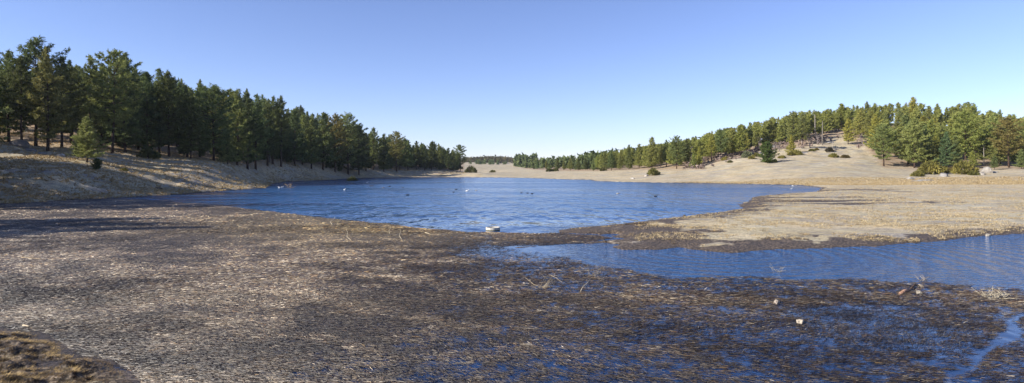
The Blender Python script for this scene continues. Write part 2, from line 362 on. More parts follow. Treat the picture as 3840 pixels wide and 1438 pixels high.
# ------------------------------------------------------------------ water
wv = np.array([(-420, 3, 0), (420, 3, 0), (420, 520, 0), (-420, 520, 0)], float)
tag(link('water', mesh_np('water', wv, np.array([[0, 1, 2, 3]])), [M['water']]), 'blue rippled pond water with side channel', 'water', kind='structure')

# ------------------------------------------------------------------ floating reed mat
def mat_tone(X, Y):
    """how dry and pale the reeds lie, in drifts and streaks"""
    q_ = HOR + FPX * CAMZ / Y; p_ = 1920 + FPX * X / Y
    t = 0.5 + (fbm(X * 0.22 + Y * 0.05, Y * 0.26, 111, 3) - 0.5) * 1.5 + (fbm(X * 0.9 + Y * 0.3, Y * 1.1, 115, 3) - 0.5) * 1.5
    t = t - 0.06 + 0.10 * np.exp(-(((p_ - 900) / 700) ** 2 + ((q_ - 1120) / 110) ** 2)) + 0.25 * np.exp(-(((p_ - 60) / 260) ** 2 + ((q_ - 1170) / 60) ** 2)) - 0.25 * np.exp(-(((p_ - 150) / 350) ** 2 + ((q_ - 1060) / 70) ** 2)) - 0.16 * sstep(q_, 1050, 1438) * sstep(p_, 300, 1000)
    t = t + (0.36 - t) * 0.6 * sstep(p_, 1500, 2300)
    return np.clip(t, 0, 1)

def mat_cover(X, Y):
    """how closely dead reeds cover the water: 0 open, 1 closed"""
    p_ = 1920 + FPX * X / Y; q_ = HOR + FPX * CAMZ / Y
    wob = (fbm(X * 0.7, Y * 0.9, 81, 4) - 0.5) * 1.3
    d = -sdist(X, Y, MAT) + wob * 0.8
    d = np.where((p_ < 620) & (Y > 40), d + 3.0 * sstep(p_, 640, 480), d)
    d = np.where((X < -4) & (Y < 18), np.maximum(d, 0.35 + 0 * d), d)      # the mat runs in under the near bank
    cr = sdist(X, Y, CREEK) + 0.10 + (fbm(X * 2.5, Y * 2.5, 85, 3) - 0.5) * 0.3
    base = np.interp(p_, [0, 900, 1500, 2000, 2400, 4000], [0.80, 0.76, 0.66, 0.59, 0.575, 0.575])
    base = base + 0.16 * sstep(q_, 1200, 960) * sstep(p_, 1900, 1300)
    base = base - 0.10 * sstep(q_, 1230, 1400) * sstep(p_, 500, 900)
    patch = (fbm(X * 0.35, Y * 0.55, 91, 3) - 0.5) * 0.16 + (fbm(X * 1.3, Y * 1.6, 95, 3) - 0.5) * 0.42 
    amp = np.interp(p_, [0, 1200, 2000], [0.35, 0.5, 0.62])
    c = base + patch * amp + (fbm(X * 4, Y * 5, 97, 2) - 0.5) * 0.5 * np.interp(p_, [0, 1200, 2000], [0.35, 0.6, 1.0])
    blue = np.exp(-(((p_ - 1900) / 180) ** 2 + ((q_ - 948) / 30) ** 2)); c = c - 0.20 * blue + 0.22 * sstep(q_, 925, 905) * (p_ > 1850)
    c = c * sstep(d, -0.05, 0.35) * sstep(cr, 0.0, 0.12)
    return np.clip(c, 0, 1)

X, Y, F = fan_grid(560, 430, -1.5, 1.5, 6.5, 90)
C = mat_cover(X, Y)
zz = 0.012 + (fbm(X * 2.5, Y * 2.5, 101, 3) - 0.5) * 0.05 * sstep(C, 0.5, 0.8)
keep = (C[F] > 0.12).any(1); F = F[keep]
used, inv = np.unique(F, return_inverse=True); F = inv.reshape(F.shape)
Xk, Yk, Ck = X[used], Y[used], C[used]
pk = 1920 + FPX * Xk / Yk; qk = HOR + FPX * CAMZ / Yk
tone = mat_tone(Xk, Yk) * 0.8 - 0.25 * sstep(qk, 1000, 1350) - 0.3 * sstep(pk, 1700, 2300)
golden = np.exp(-(((pk - 1300) / 620) ** 2 + ((qk - 850) / 75) ** 2)) * 0.95
me = mesh_np('reed_mat', np.stack([Xk, Yk, np.maximum(zz[used], 0.004)], 1), F, smooth=True)
thin = 0.21 * sstep(pk, 1250, 2300) * sstep(qk, 900, 960) + 0.14 * sstep(qk, 1150, 1400)       # towards the right the mud layer thins out and only stems float
attr(me, 'cover', np.stack([np.clip(Ck - thin, 0, 1), np.clip(tone, 0, 1), golden], 1))
tag(link('reed_mat', me, [M['reedmat']]), 'brown sodden layer of rotted reeds floating on the shallow water', 'reed bed', kind='stuff')

def stems(n, Ya, Yb, rmin, rmax, lmin, lmax, seed, upright=0.0):
    """n broken reed stems lying on the water: bent, tent-shaped in section"""
    r = np.random.default_rng(seed)
    Yr = np.exp(r.uniform(math.log(Ya), math.log(Yb), n * 4)); Xr = r.uniform(-1.0, 1.0, n * 4) * Yr
    c = mat_cover(Xr, Yr)
    k = (sdist(Xr, Yr, MAT) < -0.05) & (r.random(n * 4) < np.clip((c - 0.30) * 2.5, 0.0, 1) ** 1.2)
    Xr, Yr = Xr[k][:n], Yr[k][:n]; m = len(Xr)
    L = r.uniform(lmin, lmax, m) * (0.6 + 0.8 * r.random(m)); R = r.uniform(rmin, rmax, m)
    th = (fbm(Xr * 0.12, Yr * 0.2, 121, 3) - 0.5) * 3.0 - 0.25 * (Xr < 0) + r.normal(0, 0.38, m)
    bend = r.normal(0, 0.45, m); big = r.random(m) < 0.12; bend[big] += r.normal(0, 1.3, big.sum())
    tilt = np.abs(r.normal(0, 0.10, m)) * (r.random(m) < 0.6); up = r.random(m) < 0.02; tilt[up] += r.uniform(0.1, 0.7, up.sum())
    z0 = r.uniform(0.0, 0.035, m)
    a1, a2 = th - bend / 2, th + bend / 2
    p0 = np.stack([Xr, Yr, z0], 1)
    d1 = np.stack([np.cos(a1) * np.cos(tilt), np.sin(a1) * np.cos(tilt), np.sin(tilt)], 1)
    t2 = tilt * 0.4; d2 = np.stack([np.cos(a2) * np.cos(t2), np.sin(a2) * np.cos(t2), np.sin(t2)], 1)
    p1 = p0 + d1 * (L / 2)[:, None]; p2 = p1 + d2 * (L / 2)[:, None]
    V = np.zeros((m, 9, 3))
    for j, (pt, ang, s) in enumerate(((p0, a1, 1.0), (p1, th, 1.0), (p2, a2, 0.6))):
        side = np.stack([-np.sin(ang), np.cos(ang), 0 * ang], 1) * (R * s)[:, None]
        V[:, j * 3] = pt - side; V[:, j * 3 + 2] = pt + side; V[:, j * 3 + 1] = pt; V[:, j * 3 + 1, 2] += R * s * 1.1
    f = np.array([[0, 3, 4, 1], [1, 4, 5, 2], [3, 6, 7, 4], [4, 7, 8, 5]])
    Fa = (np.arange(m)[:, None, None] * 9 + f[None]).reshape(-1, 4)
    pal = np.array([(0.30, 0.24, 0.17), (0.52, 0.46, 0.36), (0.10, 0.065, 0.045), (0.05, 0.035, 0.03), (0.24, 0.15, 0.08), (0.17, 0.15, 0.13), (0.62, 0.58, 0.5), (0.33, 0.22, 0.09)])
    p_ = 1920 + FPX * Xr / Yr
    T_ = mat_tone(Xr, Yr); lightness = np.clip(0.1 + 0.75 * T_ - 0.15 * (p_ > 1800), 0.04, 0.9)
    pick_l = np.array([0.26, 0.24, 0.08, 0.04, 0.08, 0.14, 0.11, 0.05]); pick_d = np.array([0.15, 0.06, 0.27, 0.25, 0.10, 0.12, 0.02, 0.03])
    cl = r.choice(8, m, p=pick_l / pick_l.sum()); cd = r.choice(8, m, p=pick_d / pick_d.sum())
    ci = np.where(r.random(m) < lightness, cl, cd)
    q_ = HOR + FPX * CAMZ / Yr
    wetness = np.interp(q_, [800, 1000, 1200, 1400], [0.85, 0.66, 0.46, 0.42]) * np.interp(p_, [300, 1500, 2300], [0.90, 0.95, 0.82])   # the mat sinks lower and wetter towards the near right
    wetness = wetness * np.interp(T_, [0.15, 0.5, 0.85], [0.4, 0.9, 1.5])
    gd = np.exp(-(((p_ - 1300) / 620) ** 2 + ((q_ - 850) / 75) ** 2))
    glint = 1 + 1.6 * (r.random(m) < 0.10)
    colr = pal[ci] * (r.uniform(0.3, 1.15, m) * wetness * glint)[:, None] * np.array([[1.10, 1.0, 0.86]]) * (1 + gd[:, None] * np.array([[0.0, -0.08, -0.38]]))
    return V.reshape(-1, 3), Fa, np.repeat(colr, 9, 0)

parts = [stems(150000, 8.5, 20, 0.0025, 0.0055, 0.08, 0.20, 1), stems(95000, 18, 42, 0.004, 0.008, 0.09, 0.22, 2), stems(32000, 38, 84, 0.007, 0.013, 0.12, 0.28, 3)]
off = 0; Vs, Fs, Cs = [], [], []
for v, f, c in parts: Vs.append(v); Fs.append(f + off); Cs.append(c); off += len(v)
me = mesh_np('reed_stems', np.concatenate(Vs), np.concatenate(Fs), smooth=False); attr(me, 'tint', np.concatenate(Cs))
tag(link('reed_stems', me, [M['stem']]), 'countless broken dead reed stems lying on the shallow water', 'reeds', kind='stuff')

# ------------------------------------------------------------------ plant builders
def tube(pts, rad, k=5, cap=False):
    pts = np.array(pts, float); n = len(pts); V = []
    for i in range(n):
        t = pts[min(i + 1, n - 1)] - pts[max(i - 1, 0)]; t /= np.linalg.norm(t) + 1e-9
        a = np.cross(t, (0, 0, 1) if abs(t[2]) < 0.9 else (1, 0, 0)); a /= np.linalg.norm(a); b = np.cross(t, a)
        for j in range(k):
            w = 2 * math.pi * j / k; V.append(pts[i] + (a * math.cos(w) + b * math.sin(w)) * rad[i])
    F = []
    for i in range(n - 1):
        for j in range(k):
            F.append((i * k + j, i * k + (j + 1) % k, (i + 1) * k + (j + 1) % k, (i + 1) * k + j))
    V.append(pts[-1]); V.append(pts[0])
    for j in range(k):
        F.append(((n - 1) * k + j, (n - 1) * k + (j + 1) % k, n * k, n * k))
        F.append((j, n * k + 1, n * k + 1, (j + 1) % k))
    return np.array(V), [tuple(dict.fromkeys(f)) for f in F]

class Mesher:
    def __init__(s): s.V = []; s.F = []; s.n = 0
    def add(s, V, F):
        s.V.append(np.asarray(V, float)); s.F += [tuple(i + s.n for i in f) for f in F]; s.n += len(V)
    def tube(s, pts, rad, k=5): s.add(*tube(pts, rad, k))
    def mesh(s, name, smooth=True):
        me = bpy.data.meshes.new(name); me.from_pydata(np.concatenate(s.V).tolist(), [], s.F)
        me.polygons.foreach_set('use_smooth', np.full(len(me.polygons), smooth)); me.update(); return me

def tufts(C, R, dirs, r, nb, width=0.24, up=0.25):
    """sprays of needles round the centres C (n,3): nb narrow triangles each"""
    n = len(C)
    D = r.normal(0, 1, (n, nb, 3)) + dirs[:, None] * 0.9; D[..., 2] += up
    D /= np.linalg.norm(D, axis=-1, keepdims=True)
    S = np.cross(D, r.normal(0, 1, (n, nb, 3))); S /= np.linalg.norm(S, axis=-1, keepdims=True) + 1e-9
    L = R[:, None, None] * r.uniform(0.65, 1.25, (n, nb, 1)); Wd = L * width * r.uniform(0.7, 1.3, (n, nb, 1))
    c = C[:, None] + r.normal(0, 0.22, (n, nb, 3)) * R[:, None, None]
    V = np.stack([c - S * Wd * 0.7, c + S * Wd * 0.7, c + D * L], 2)
    return V.reshape(-1, 3), np.arange(n * nb * 3).reshape(-1, 3)

def pine(seed, H=18.0, base=0.28, rad=0.17, shape='forest', dens=1.0, lean=0.0, tuft=0.43, nb=10):
    """a pine: (trunk mesh, crown mesh); trunk carries the limbs"""
    r = np.random.default_rng(seed); rr = random.Random(seed)
    mt = Mesher(); nz = 9
    cx = np.cumsum(r.normal(0, 0.05, nz)); cy = np.cumsum(r.normal(0, 0.05, nz))
    zs = np.linspace(-0.6, H * 0.985, nz)
    tr = [0.0135 * H * (1 - 0.93 * max(0, z) / H) * (1.25 if z < 0.3 else 1) for z in zs]
    ax = np.stack([cx + lean * zs, cy, zs], 1); mt.tube(ax, tr, 8)
    def axis(z): return np.array([np.interp(z, zs, ax[:, 0]), np.interp(z, zs, ax[:, 1]), z])
    Cs, Rs, Ds = [], [], []
    nbr = int(88 * dens); ga = rr.random() * 6
    for i in range(nbr):
        f = (i + rr.random()) / nbr                    # 0 bottom of crown, 1 top
        z = H * (base + (0.985 - base) * f ** 0.92)
        if shape == 'forest': prof = (0.6 + 0.55 * math.sin(min(1, f * 1.5) * math.pi * 0.6)) * (1 - f ** 1.5) + 0.07
        elif shape == 'cone': prof = 1.08 * (1 - f) ** 0.85 + 0.08
        elif shape == 'round': prof = 1.25 * math.sqrt(max(0.02, 1 - (2 * f - 0.75) ** 2 / 1.65)) * (1 - f ** 4) + 0.1
        else: prof = (0.45 + 0.65 * math.sin(f * math.pi * 0.9)) * (1 - f ** 3) + 0.16      # flat topped old tree
        L = H * rad * prof * (rr.uniform(0.5, 1.12) if rr.random() > 0.15 else rr.uniform(1.1, 1.4))
        ga += 2.399 + rr.uniform(-0.5, 0.5)
        rise = -0.12 + 0.75 * f ** 1.5 + rr.uniform(-0.12, 0.12)
        d = np.array([math.cos(ga), math.sin(ga), 0.0]); p0 = axis(z)
        ns = 5; pts = []
        for s_ in range(ns):
            q = s_ / (ns - 1); pts.append(p0 + d * L * q + np.array([0, 0, L * (rise * q + 0.28 * q * q)]) + r.normal(0, 0.04 * L, 3) * q)
        pts = np.array(pts)
        if L > 0.7: mt.tube(pts[[0, 2, 4]], [max(0.02, 0.022 * L), 0.014 * L + 0.006, 0.008], 3)
        nt = max(3, int(L * 6.6 * (0.8 + 0.4 * rr.random())))
        for k in range(nt):
            q = 0.28 + 0.72 * (k + rr.random()) / nt if L > 1.0 else rr.random()
            b = np.array([np.interp(q * (ns - 1), range(ns), pts[:, a]) for a in range(3)])
            side = np.array([-d[1], d[0], 0]) * rr.uniform(-1, 1) * L * 0.30 * (1.15 - q * 0.6)
            Cs.append(b + side + np.array([0, 0, rr.uniform(-0.12, 0.22)])); Rs.append(tuft * rr.uniform(0.7, 1.2)); Ds.append(d * 0.5 + side * 0.3)
    for k in range(7):
        Cs.append(axis(H * (0.93 + 0.075 * k / 6)) + r.normal(0, 0.08, 3)); Rs.append(tuft * 0.8); Ds.append(np.array([0, 0, 0.8]))
    V, F = tufts(np.array(Cs), np.array(Rs), np.array(Ds), r, nb)
    return mt.mesh('pine_trunk'), mesh_np('pine_crown', V, F)

KIND = {}
for i in range(6): KIND['f%d' % i] = pine(100 + i, 19, [0.2, 0.12, 0.33, 0.1, 0.16, 0.30][i], [0.175, 0.20, 0.17, 0.19, 0.205, 0.165][i], 'forest', [1, 1.1, 0.9, 1.15, 1.05, 0.85][i], [0, 0.01, -0.01, 0, 0.008, 0][i])
for i in range(4): KIND['c%d' % i] = pine(200 + i, 15, [0.07, 0.1, 0.05, 0.13][i], [0.225, 0.245, 0.19, 0.235][i], 'cone', 1.15, 0, 0.43)
for i in range(3): KIND['o%d' % i] = pine(300 + i, 19, [0.18, 0.25, 0.15][i], [0.225, 0.21, 0.245][i], 'old', [0.95, 0.85, 1.0][i], 0, 0.46)
KIND['r0'] = pine(400, 9, 0.03, 0.30, 'round', 1.25, 0, 0.36, 15); KIND['r1'] = pine(401, 8, 0.10, 0.28, 'round', 1.0, 0, 0.40, 14)
HREF = {'f': 19, 'c': 15, 'o': 19, 'r': 9}

def place_pine(key, X, Y, H, label, group, color, name='pine_tree', sink=0.0, z=None, rot=None, wide=1.0):
    tm, cm = KIND[key]; s = H / HREF[key[0]]
    root = bpy.data.objects.new(name, None); COL.objects.link(root); root.empty_display_size = 0.3
    root.location = (X, Y, (hz(X, Y) if z is None else z) - sink)
    root.rotation_euler = (0, 0, rng.uniform(0, 6.28) if rot is None else rot); root.scale = (s * wide, s * wide, s)
    tag(root, label, 'tree', group)
    a = link('trunk', tm, [M['bark']], root); b = link('crown', cm, [M['needle']], root)
    b.color = (*color, 1); return root

def tintc(kind, left=False):
    v = rng.uniform(0.8, 1.25); w = rng.uniform(-1, 1)
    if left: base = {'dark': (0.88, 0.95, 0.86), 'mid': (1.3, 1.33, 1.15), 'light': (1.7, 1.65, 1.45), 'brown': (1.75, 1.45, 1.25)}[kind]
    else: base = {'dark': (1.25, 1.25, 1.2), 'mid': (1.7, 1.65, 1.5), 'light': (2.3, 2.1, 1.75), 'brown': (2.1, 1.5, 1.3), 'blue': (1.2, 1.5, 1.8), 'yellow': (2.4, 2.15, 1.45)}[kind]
    return tuple(c * v * (1 + (0.12 * w if i == 0 else (-0.12 * w if i == 2 else 0))) for i, c in enumerate(base))

ORD = 'first second third fourth fifth sixth seventh eighth ninth tenth eleventh twelfth thirteenth fourteenth fifteenth sixteenth seventeenth eighteenth nineteenth twentieth'.split()
ORD += ['twenty-' + w for w in ORD[:9]] + ['thirtieth'] + ['thirty-' + w for w in ORD[:9]] + ['fortieth'] + ['forty-' + w for w in ORD[:9]]
# left forest edge: pixel x, pixel y of the top, depth, kind, tint, what sets it apart
LEFT = [(-60, 215, 124, 'f0', 'dark', None), (33, 192, 128, 'f3', 'mid', None), (78, 215, 121, 'f2', 'dark', None), (134, 149, 131, 'o0', 'dark', 'tallest dark pine of the left forest with ragged candle-like top'),
        (178, 182, 122, 'f1', 'brown', 'tall brownish green pine with bare lower trunk before the tallest pine'), (232, 214, 133, 'f4', 'dark', None), (268, 250, 142, 'f0', 'dark', None),
        (334, 214, 146, 'f5', 'mid', None), (380, 240, 150, 'f3', 'mid', None), (420, 190, 139, 'o1', 'mid', 'broad tall pine directly behind the small sunlit pine, limbs to the ground'), (466, 214, 146, 'c1', 'dark', None),
        (520, 290, 156, 'f2', 'mid', None), (553, 272, 153, 'c0', 'dark', None), (597, 261, 158, 'f1', 'mid', None), (634, 268, 155, 'f4', 'dark', None), (676, 309, 164, 'f0', 'mid', None),
        (715, 365, 155, 'c3', 'dark', None), (750, 316, 166, 'f5', 'mid', None), (800, 325, 162, 'o2', 'mid', 'wide olive pine with gaps in its crown on the left shore slope'),
        (850, 392, 178, 'f3', 'dark', None), (892, 341, 172, 'c2', 'mid', 'pointed conical pine standing forward with its trunk base in the open'), (930, 372, 182, 'f2', 'dark', None), (960, 357, 186, 'f1', 'mid', None), (1003, 395, 190, 'f4', 'dark', None),
        (1024, 362, 196, 'f0', 'dark', None), (1053, 362, 199, 'f5', 'dark', 'twin topped tall dark pine rising above the middle of the left forest'), (1105, 416, 200, 'c0', 'dark', None), (1135, 432, 205, 'f1', 'mid', None),
        (1168, 435, 210, 'f3', 'mid', None), (1211, 424, 214, 'c3', 'mid', None), (1256, 432, 219, 'o0', 'brown', 'reddish brown tinged pine left of the olive-grey broad pine near the water'), (1304, 429, 222, 'o2', 'light', 'broad olive-grey pine with open limbs closest to the boulders'),
        (1345, 470, 236, 'c1', 'dark', None), (1372, 500, 244, 'c0', 'dark', None), (1400, 479, 252, 'f4', 'mid', None), (1440, 505, 262, 'c2', 'dark', None), (1488, 494, 272, 'o1', 'brown', 'tall light brownish pine toward the far end of the left forest'),
        (1530, 530, 292, 'c3', 'mid', None), (1563, 530, 300, 'c0', 'dark', None), (1592, 545, 315, 'f3', 'dark', None), (1618, 533, 325, 'c1', 'dark', None), (1650, 565, 342, 'c2', 'mid', None), (1680, 556, 355, 'c3', 'dark', None), (1700, 575, 366, 'c0', 'dark', None)]
i = 0
occupied = []
def add_row(rows, side):
    k = 0
    for (x, yt, Yd, key, tn, lab) in rows:
        if side == 'left' and x > 890: Yd = np.interp(x, lf_x, lf_y) * (0.985 + 0.03 * ((k * 37) % 7) / 6)
        X_ = ux(x, Yd); zt = CAMZ + (HOR - yt) / FPX * Yd; z0 = hz(X_, Yd); H = max(3.5, zt - z0)
        if side == 'left': g = 'pines along the edge of the left forest'
        else: g = 'pines along the lower edge of the right hill forest'
        l_ = lab or ('%s pine from the left along the %s' % (ORD[k], 'front edge of the left forest' if side == 'left' else 'lower edge of the right hill forest'))
        k += 1
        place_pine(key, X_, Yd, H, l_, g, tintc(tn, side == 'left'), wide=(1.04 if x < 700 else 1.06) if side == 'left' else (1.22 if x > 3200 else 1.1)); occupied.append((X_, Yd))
add_row(LEFT, 'left')
place_pine('o1', ux(1726, 400), 400, CAMZ + (HOR - 544) / FPX * 400 - hz(ux(1726, 400), 400), 'lone dark pine on the point where the left forest ends', None, tintc('mid', True), wide=1.15)
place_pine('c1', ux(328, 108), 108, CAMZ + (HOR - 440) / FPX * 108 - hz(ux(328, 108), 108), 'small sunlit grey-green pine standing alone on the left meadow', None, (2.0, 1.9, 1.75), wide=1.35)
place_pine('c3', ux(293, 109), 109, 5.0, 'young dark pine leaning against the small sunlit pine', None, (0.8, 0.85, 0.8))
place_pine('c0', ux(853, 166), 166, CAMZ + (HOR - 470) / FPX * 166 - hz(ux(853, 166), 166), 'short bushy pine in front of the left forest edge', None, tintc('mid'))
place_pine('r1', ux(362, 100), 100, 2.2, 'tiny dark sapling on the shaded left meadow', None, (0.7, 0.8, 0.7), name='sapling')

RIGHT = [(2015, 604, 500, 'c0', 'blue', None), (2048, 603, 480, 'f1', 'mid', None), (2090, 593, 430, 'c1', 'dark', None), (2115, 600, 425, 'c2', 'mid', None), (2139, 591, 400, 'c3', 'mid', None), (2168, 590, 385, 'c0', 'dark', None), (2195, 592, 372, 'c1', 'dark', None),
         (2226, 594, 335, 'c2', 'mid', None), (2268, 568, 322, 'c0', 'mid', None), (2293, 566, 310, 'c3', 'blue', None), (2325, 583, 305, 'c1', 'mid', None), (2359, 545, 300, 'c2', 'mid', None), (2396, 541, 296, 'c3', 'mid', None),
         (2444, 515, 276, 'c1', 'mid', 'tall full pine left of the round bush by the far shore'), (2478, 545, 282, 'f1', 'dark', None), (2500, 525, 278, 'f0', 'mid', None), (2537, 512, 256, 'o2', 'mid', 'broad grey-green pine with drooping lowest limb on the right meadow'), (2575, 520, 262, 'f4', 'dark', None),
         (2600, 575, 252, 'c0', 'yellow', None), (2622, 552, 254, 'c2', 'yellow', None), (2669, 492, 262, 'f5', 'yellow', 'thin trunked yellowish pine at the foot of the right hill'), (2702, 486, 270, 'o0', 'mid', None), (2745, 478, 276, 'f3', 'mid', None), (2772, 471, 270, 'c3', 'yellow', None), (2800, 500, 282, 'f0', 'yellow', None),
         (2832, 492, 290, 'f2', 'mid', None), (2967, 508, 262, 'c0', 'yellow', 'light green young pine below the tall pine halfway up the hill'), (2976, 419, 275, 'o1', 'mid', 'tall wide pine halfway up the left flank of the right hill'),
         (3010, 428, 300, 'f4', 'mid', None), (3181, 446, 292, 'c1', 'yellow', 'isolated bright yellow-green pine on the bare shoulder of the hill'), (3264, 412, 296, 'f3', 'mid', None),
         (3313, 468, 226, 'o2', 'light', 'open layered pine with spreading low boughs standing forward of the hill forest'), (3363, 435, 262, 'f5', 'light', None), (3430, 445, 222, 'c1', 'light', 'large bright conical pine reaching the ground in the middle of the hill foot'),
         (3468, 470, 226, 'f3', 'mid', None), (3500, 545, 221, 'c2', 'mid', None), (3549, 497, 219, 'c2', 'blue', 'narrow blue-green pine behind the large bushes'), (3580, 510, 218, 'c0', 'mid', None), (3622, 419, 226, 'o0', 'yellow', 'massive yellow-green pine behind the second large bush'),
         (3648, 566, 216, 'c1', 'yellow', None), (3727, 425, 226, 'f1', 'light', None), (3729, 583, 207, 'c3', 'mid', 'short bushy pine just behind the big pale boulder'), (3784, 442, 214, 'o1', 'brown', 'brownish pine near the right end of the hill forest'),
         (3830, 560, 208, 'c0', 'mid', None), (3850, 430, 222, 'f3', 'mid', None)]
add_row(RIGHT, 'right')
place_pine('r0', ux(2878, 236), 236, CAMZ + (HOR - 533) / FPX * 236 - hz(ux(2878, 236), 236), 'dense rounded dark green pine alone on the lower slope of the right hill', None, (0.75, 0.95, 0.65), wide=0.95)

# the rows behind, until the forests close
def behind_labels(items, rows, tail):
    fr = np.array([w[0] for w in rows], float); per = {}
    for j, (x, X_, Yd) in enumerate(items):
        k = int(np.argmin(abs(fr - x))); per.setdefault(k, []).append((Yd, j))
    out = [''] * len(items)
    for k, lst in per.items():
        for n_, (Yd, j) in enumerate(sorted(lst)): out[j] = '%s pine back behind the %s pine from the left in the %s' % (ORD[n_], ORD[k], tail)
    return out
def scatter(n, fx, fy, x0, x1, depth, mind, top=None, seed=0):
    r = np.random.default_rng(seed); out = []; tries = 0
    while len(out) < n and tries < 40000:
        tries += 1
        x = r.uniform(x0, x1); f = np.interp(x, fx, fy); Yd = f + 5 + depth * r.random() ** 1.25
        X_ = ux(x, Yd)
        if any((X_ - a) ** 2 + (Yd - b) ** 2 < mind ** 2 for a, b in occupied): continue
        occupied.append((X_, Yd)); out.append((x, X_, Yd))
    return out
BL = scatter(112, lf_x, lf_y, -120, 1720, 120, 4.6, seed=5)
for (x, X_, Yd), lab_ in zip(BL, behind_labels(BL, LEFT, 'left forest')):
    H = rng.uniform(14, 20.5) * (0.86 if x > 1350 else 1.0); key = ['f0', 'f1', 'f2', 'f3', 'f4', 'f5', 'c1', 'c3', 'o0'][rng.integers(9)]
    place_pine(key, X_, Yd, H, lab_, 'pines in the back rows of the left forest', tintc(['dark', 'mid', 'mid', 'light'][rng.integers(4)], True))
# pines just outside the view on the left: their shadows cross the meadow and the reeds
_r = np.random.default_rng(3); OFF = [(-57, 29.5, 20), (-60, 33, 19), (-63, 37, 20), (-70, 35, 21), (-66, 31, 20)]
while len(OFF) < 40:
    Y_ = _r.uniform(58, 118); X_ = -0.87 * Y_ - _r.uniform(2, 34)
    if abs((X_ + 75) * 0.34 - (Y_ - 108) * 0.94) < 6.5: continue          # the small pine on the meadow stands in full sun
    if all((X_ - a) ** 2 + (Y_ - b) ** 2 > 30 for a, b, c in OFF): OFF.append((X_, Y_, _r.uniform(14, 20)))
for X_, Yd, H in OFF:
    place_pine(['f1', 'f4', 'o0'][rng.integers(3)], X_, Yd, H, 'pine standing beyond the left end of the shore', 'pines beyond the left end of the shore', tintc('dark'))
CAN = [(1940, 602), (2060, 590), (2230, 584), (2350, 560), (2450, 545), (2560, 530), (2650, 500), (2763, 472), (2860, 455), (2970, 425), (3060, 415), (3135, 388), (3228, 372), (3311, 370), (3409, 361), (3500, 372), (3580, 366), (3653, 378), (3720, 400), (3767, 408), (3840, 440)]
cx_ = np.array([c[0] for c in CAN], float); cy_ = np.array([c[1] for c in CAN], float)
BR = scatter(126, rf_x, rf_y, 2230, 3860, 150, 5.2, seed=9)
for (x, X_, Yd), lab_ in zip(BR, behind_labels(BR, RIGHT, 'right hill forest')):
    z0 = hz(X_, Yd); zmax = CAMZ + (HOR - np.interp(x, cx_, cy_)) / FPX * Yd
    H = min(rng.uniform(11, 16.5), zmax - z0 + rng.uniform(-1.2, 0.6))
    if H < 5: continue
    if x < 3150 and x > 2600 and rng.random() < 0.3: continue
    key = ['f0', 'f1', 'f3', 'f4', 'c1', 'c3', 'o0', 'o1', 'c0'][rng.integers(9)]
    up_ = x > 3150
    place_pine(key, X_, Yd, H, lab_,
               'pines crowding the right hill' if up_ else 'pines in the thinner wood left of the right hill', tintc(['mid', 'light', 'yellow', 'light'][rng.integers(4)]), wide=1.2)

# ------------------------------------------------------------------ the rows behind those: trees hidden but for their tips, one mass
SIMPLE = [pine(500 + i, 15, 0.10, 0.21, ['forest', 'old', 'cone'][i % 3], 0.7, 0, 0.85, 6)[1] for i in range(3)]
def crowns(items, name, label, col, seed):
    r = np.random.default_rng(seed); Vs = []
    base = []
    for me in SIMPLE:
        a = np.empty(len(me.vertices) * 3, np.float32); me.vertices.foreach_get('co', a); base.append(a.reshape(-1, 3))
    for X_, Y_, H in items:
        V = base[r.integers(3)]; a = r.random() * 6.283; c, s_ = math.cos(a), math.sin(a); k = H / 15
        Vs.append(np.stack([(V[:, 0] * c - V[:, 1] * s_) * k + X_, (V[:, 0] * s_ + V[:, 1] * c) * k + Y_, V[:, 2] * k + hz(X_, Y_)], 1))
    V = np.concatenate(Vs); o = link(name, mesh_np(name, V, np.arange(len(V)).reshape(-1, 3)), [M['needle']]); o.color = (*col, 1)
    tag(o, label, 'woodland', kind='stuff')
it = []
for x, X_, Yd in scatter(110, lf_x, lf_y + 22, -150, 1700, 130, 3.6, seed=15): it.append((X_, Yd, rng.uniform(13, 19) * (0.85 if x > 1350 else 1)))
crowns(it, 'left_forest_depth', 'dark mass of pines filling the depth of the left forest', (1.1, 1.15, 1.0), 4)
it = []
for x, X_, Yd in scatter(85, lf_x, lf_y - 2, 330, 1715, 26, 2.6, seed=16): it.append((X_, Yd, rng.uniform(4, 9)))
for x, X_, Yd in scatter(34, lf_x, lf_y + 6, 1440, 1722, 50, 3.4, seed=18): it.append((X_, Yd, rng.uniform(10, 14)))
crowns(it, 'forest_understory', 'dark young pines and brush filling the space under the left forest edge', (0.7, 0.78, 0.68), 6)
it = []
for x, X_, Yd in scatter(190, rf_x, rf_y + 12, 2230, 3860, 150, 3.8, seed=19):
    z0 = hz(X_, Yd); zmax = CAMZ + (HOR - np.interp(x, cx_, cy_)) / FPX * Yd; H = min(rng.uniform(11, 15), zmax - z0 + rng.uniform(-1.0, 0.8))
    if H > 5 and (x > 3130 or rng.random() < 0.8): it.append((X_, Yd, H))
for x, X_, Yd in scatter(80, rf_x, rf_y + 2, 2230, 3180, 120, 3.4, seed=20):
    zmax = CAMZ + (HOR - np.interp(x, cx_, cy_)) / FPX * Yd; H = min(rng.uniform(8, 14), zmax - hz(X_, Yd))
    if H > 4: it.append((X_, Yd, H))
crowns(it, 'hill_forest_depth', 'mass of yellow-green pines filling the depth of the right hill forest', (2.2, 2.05, 1.6), 5)

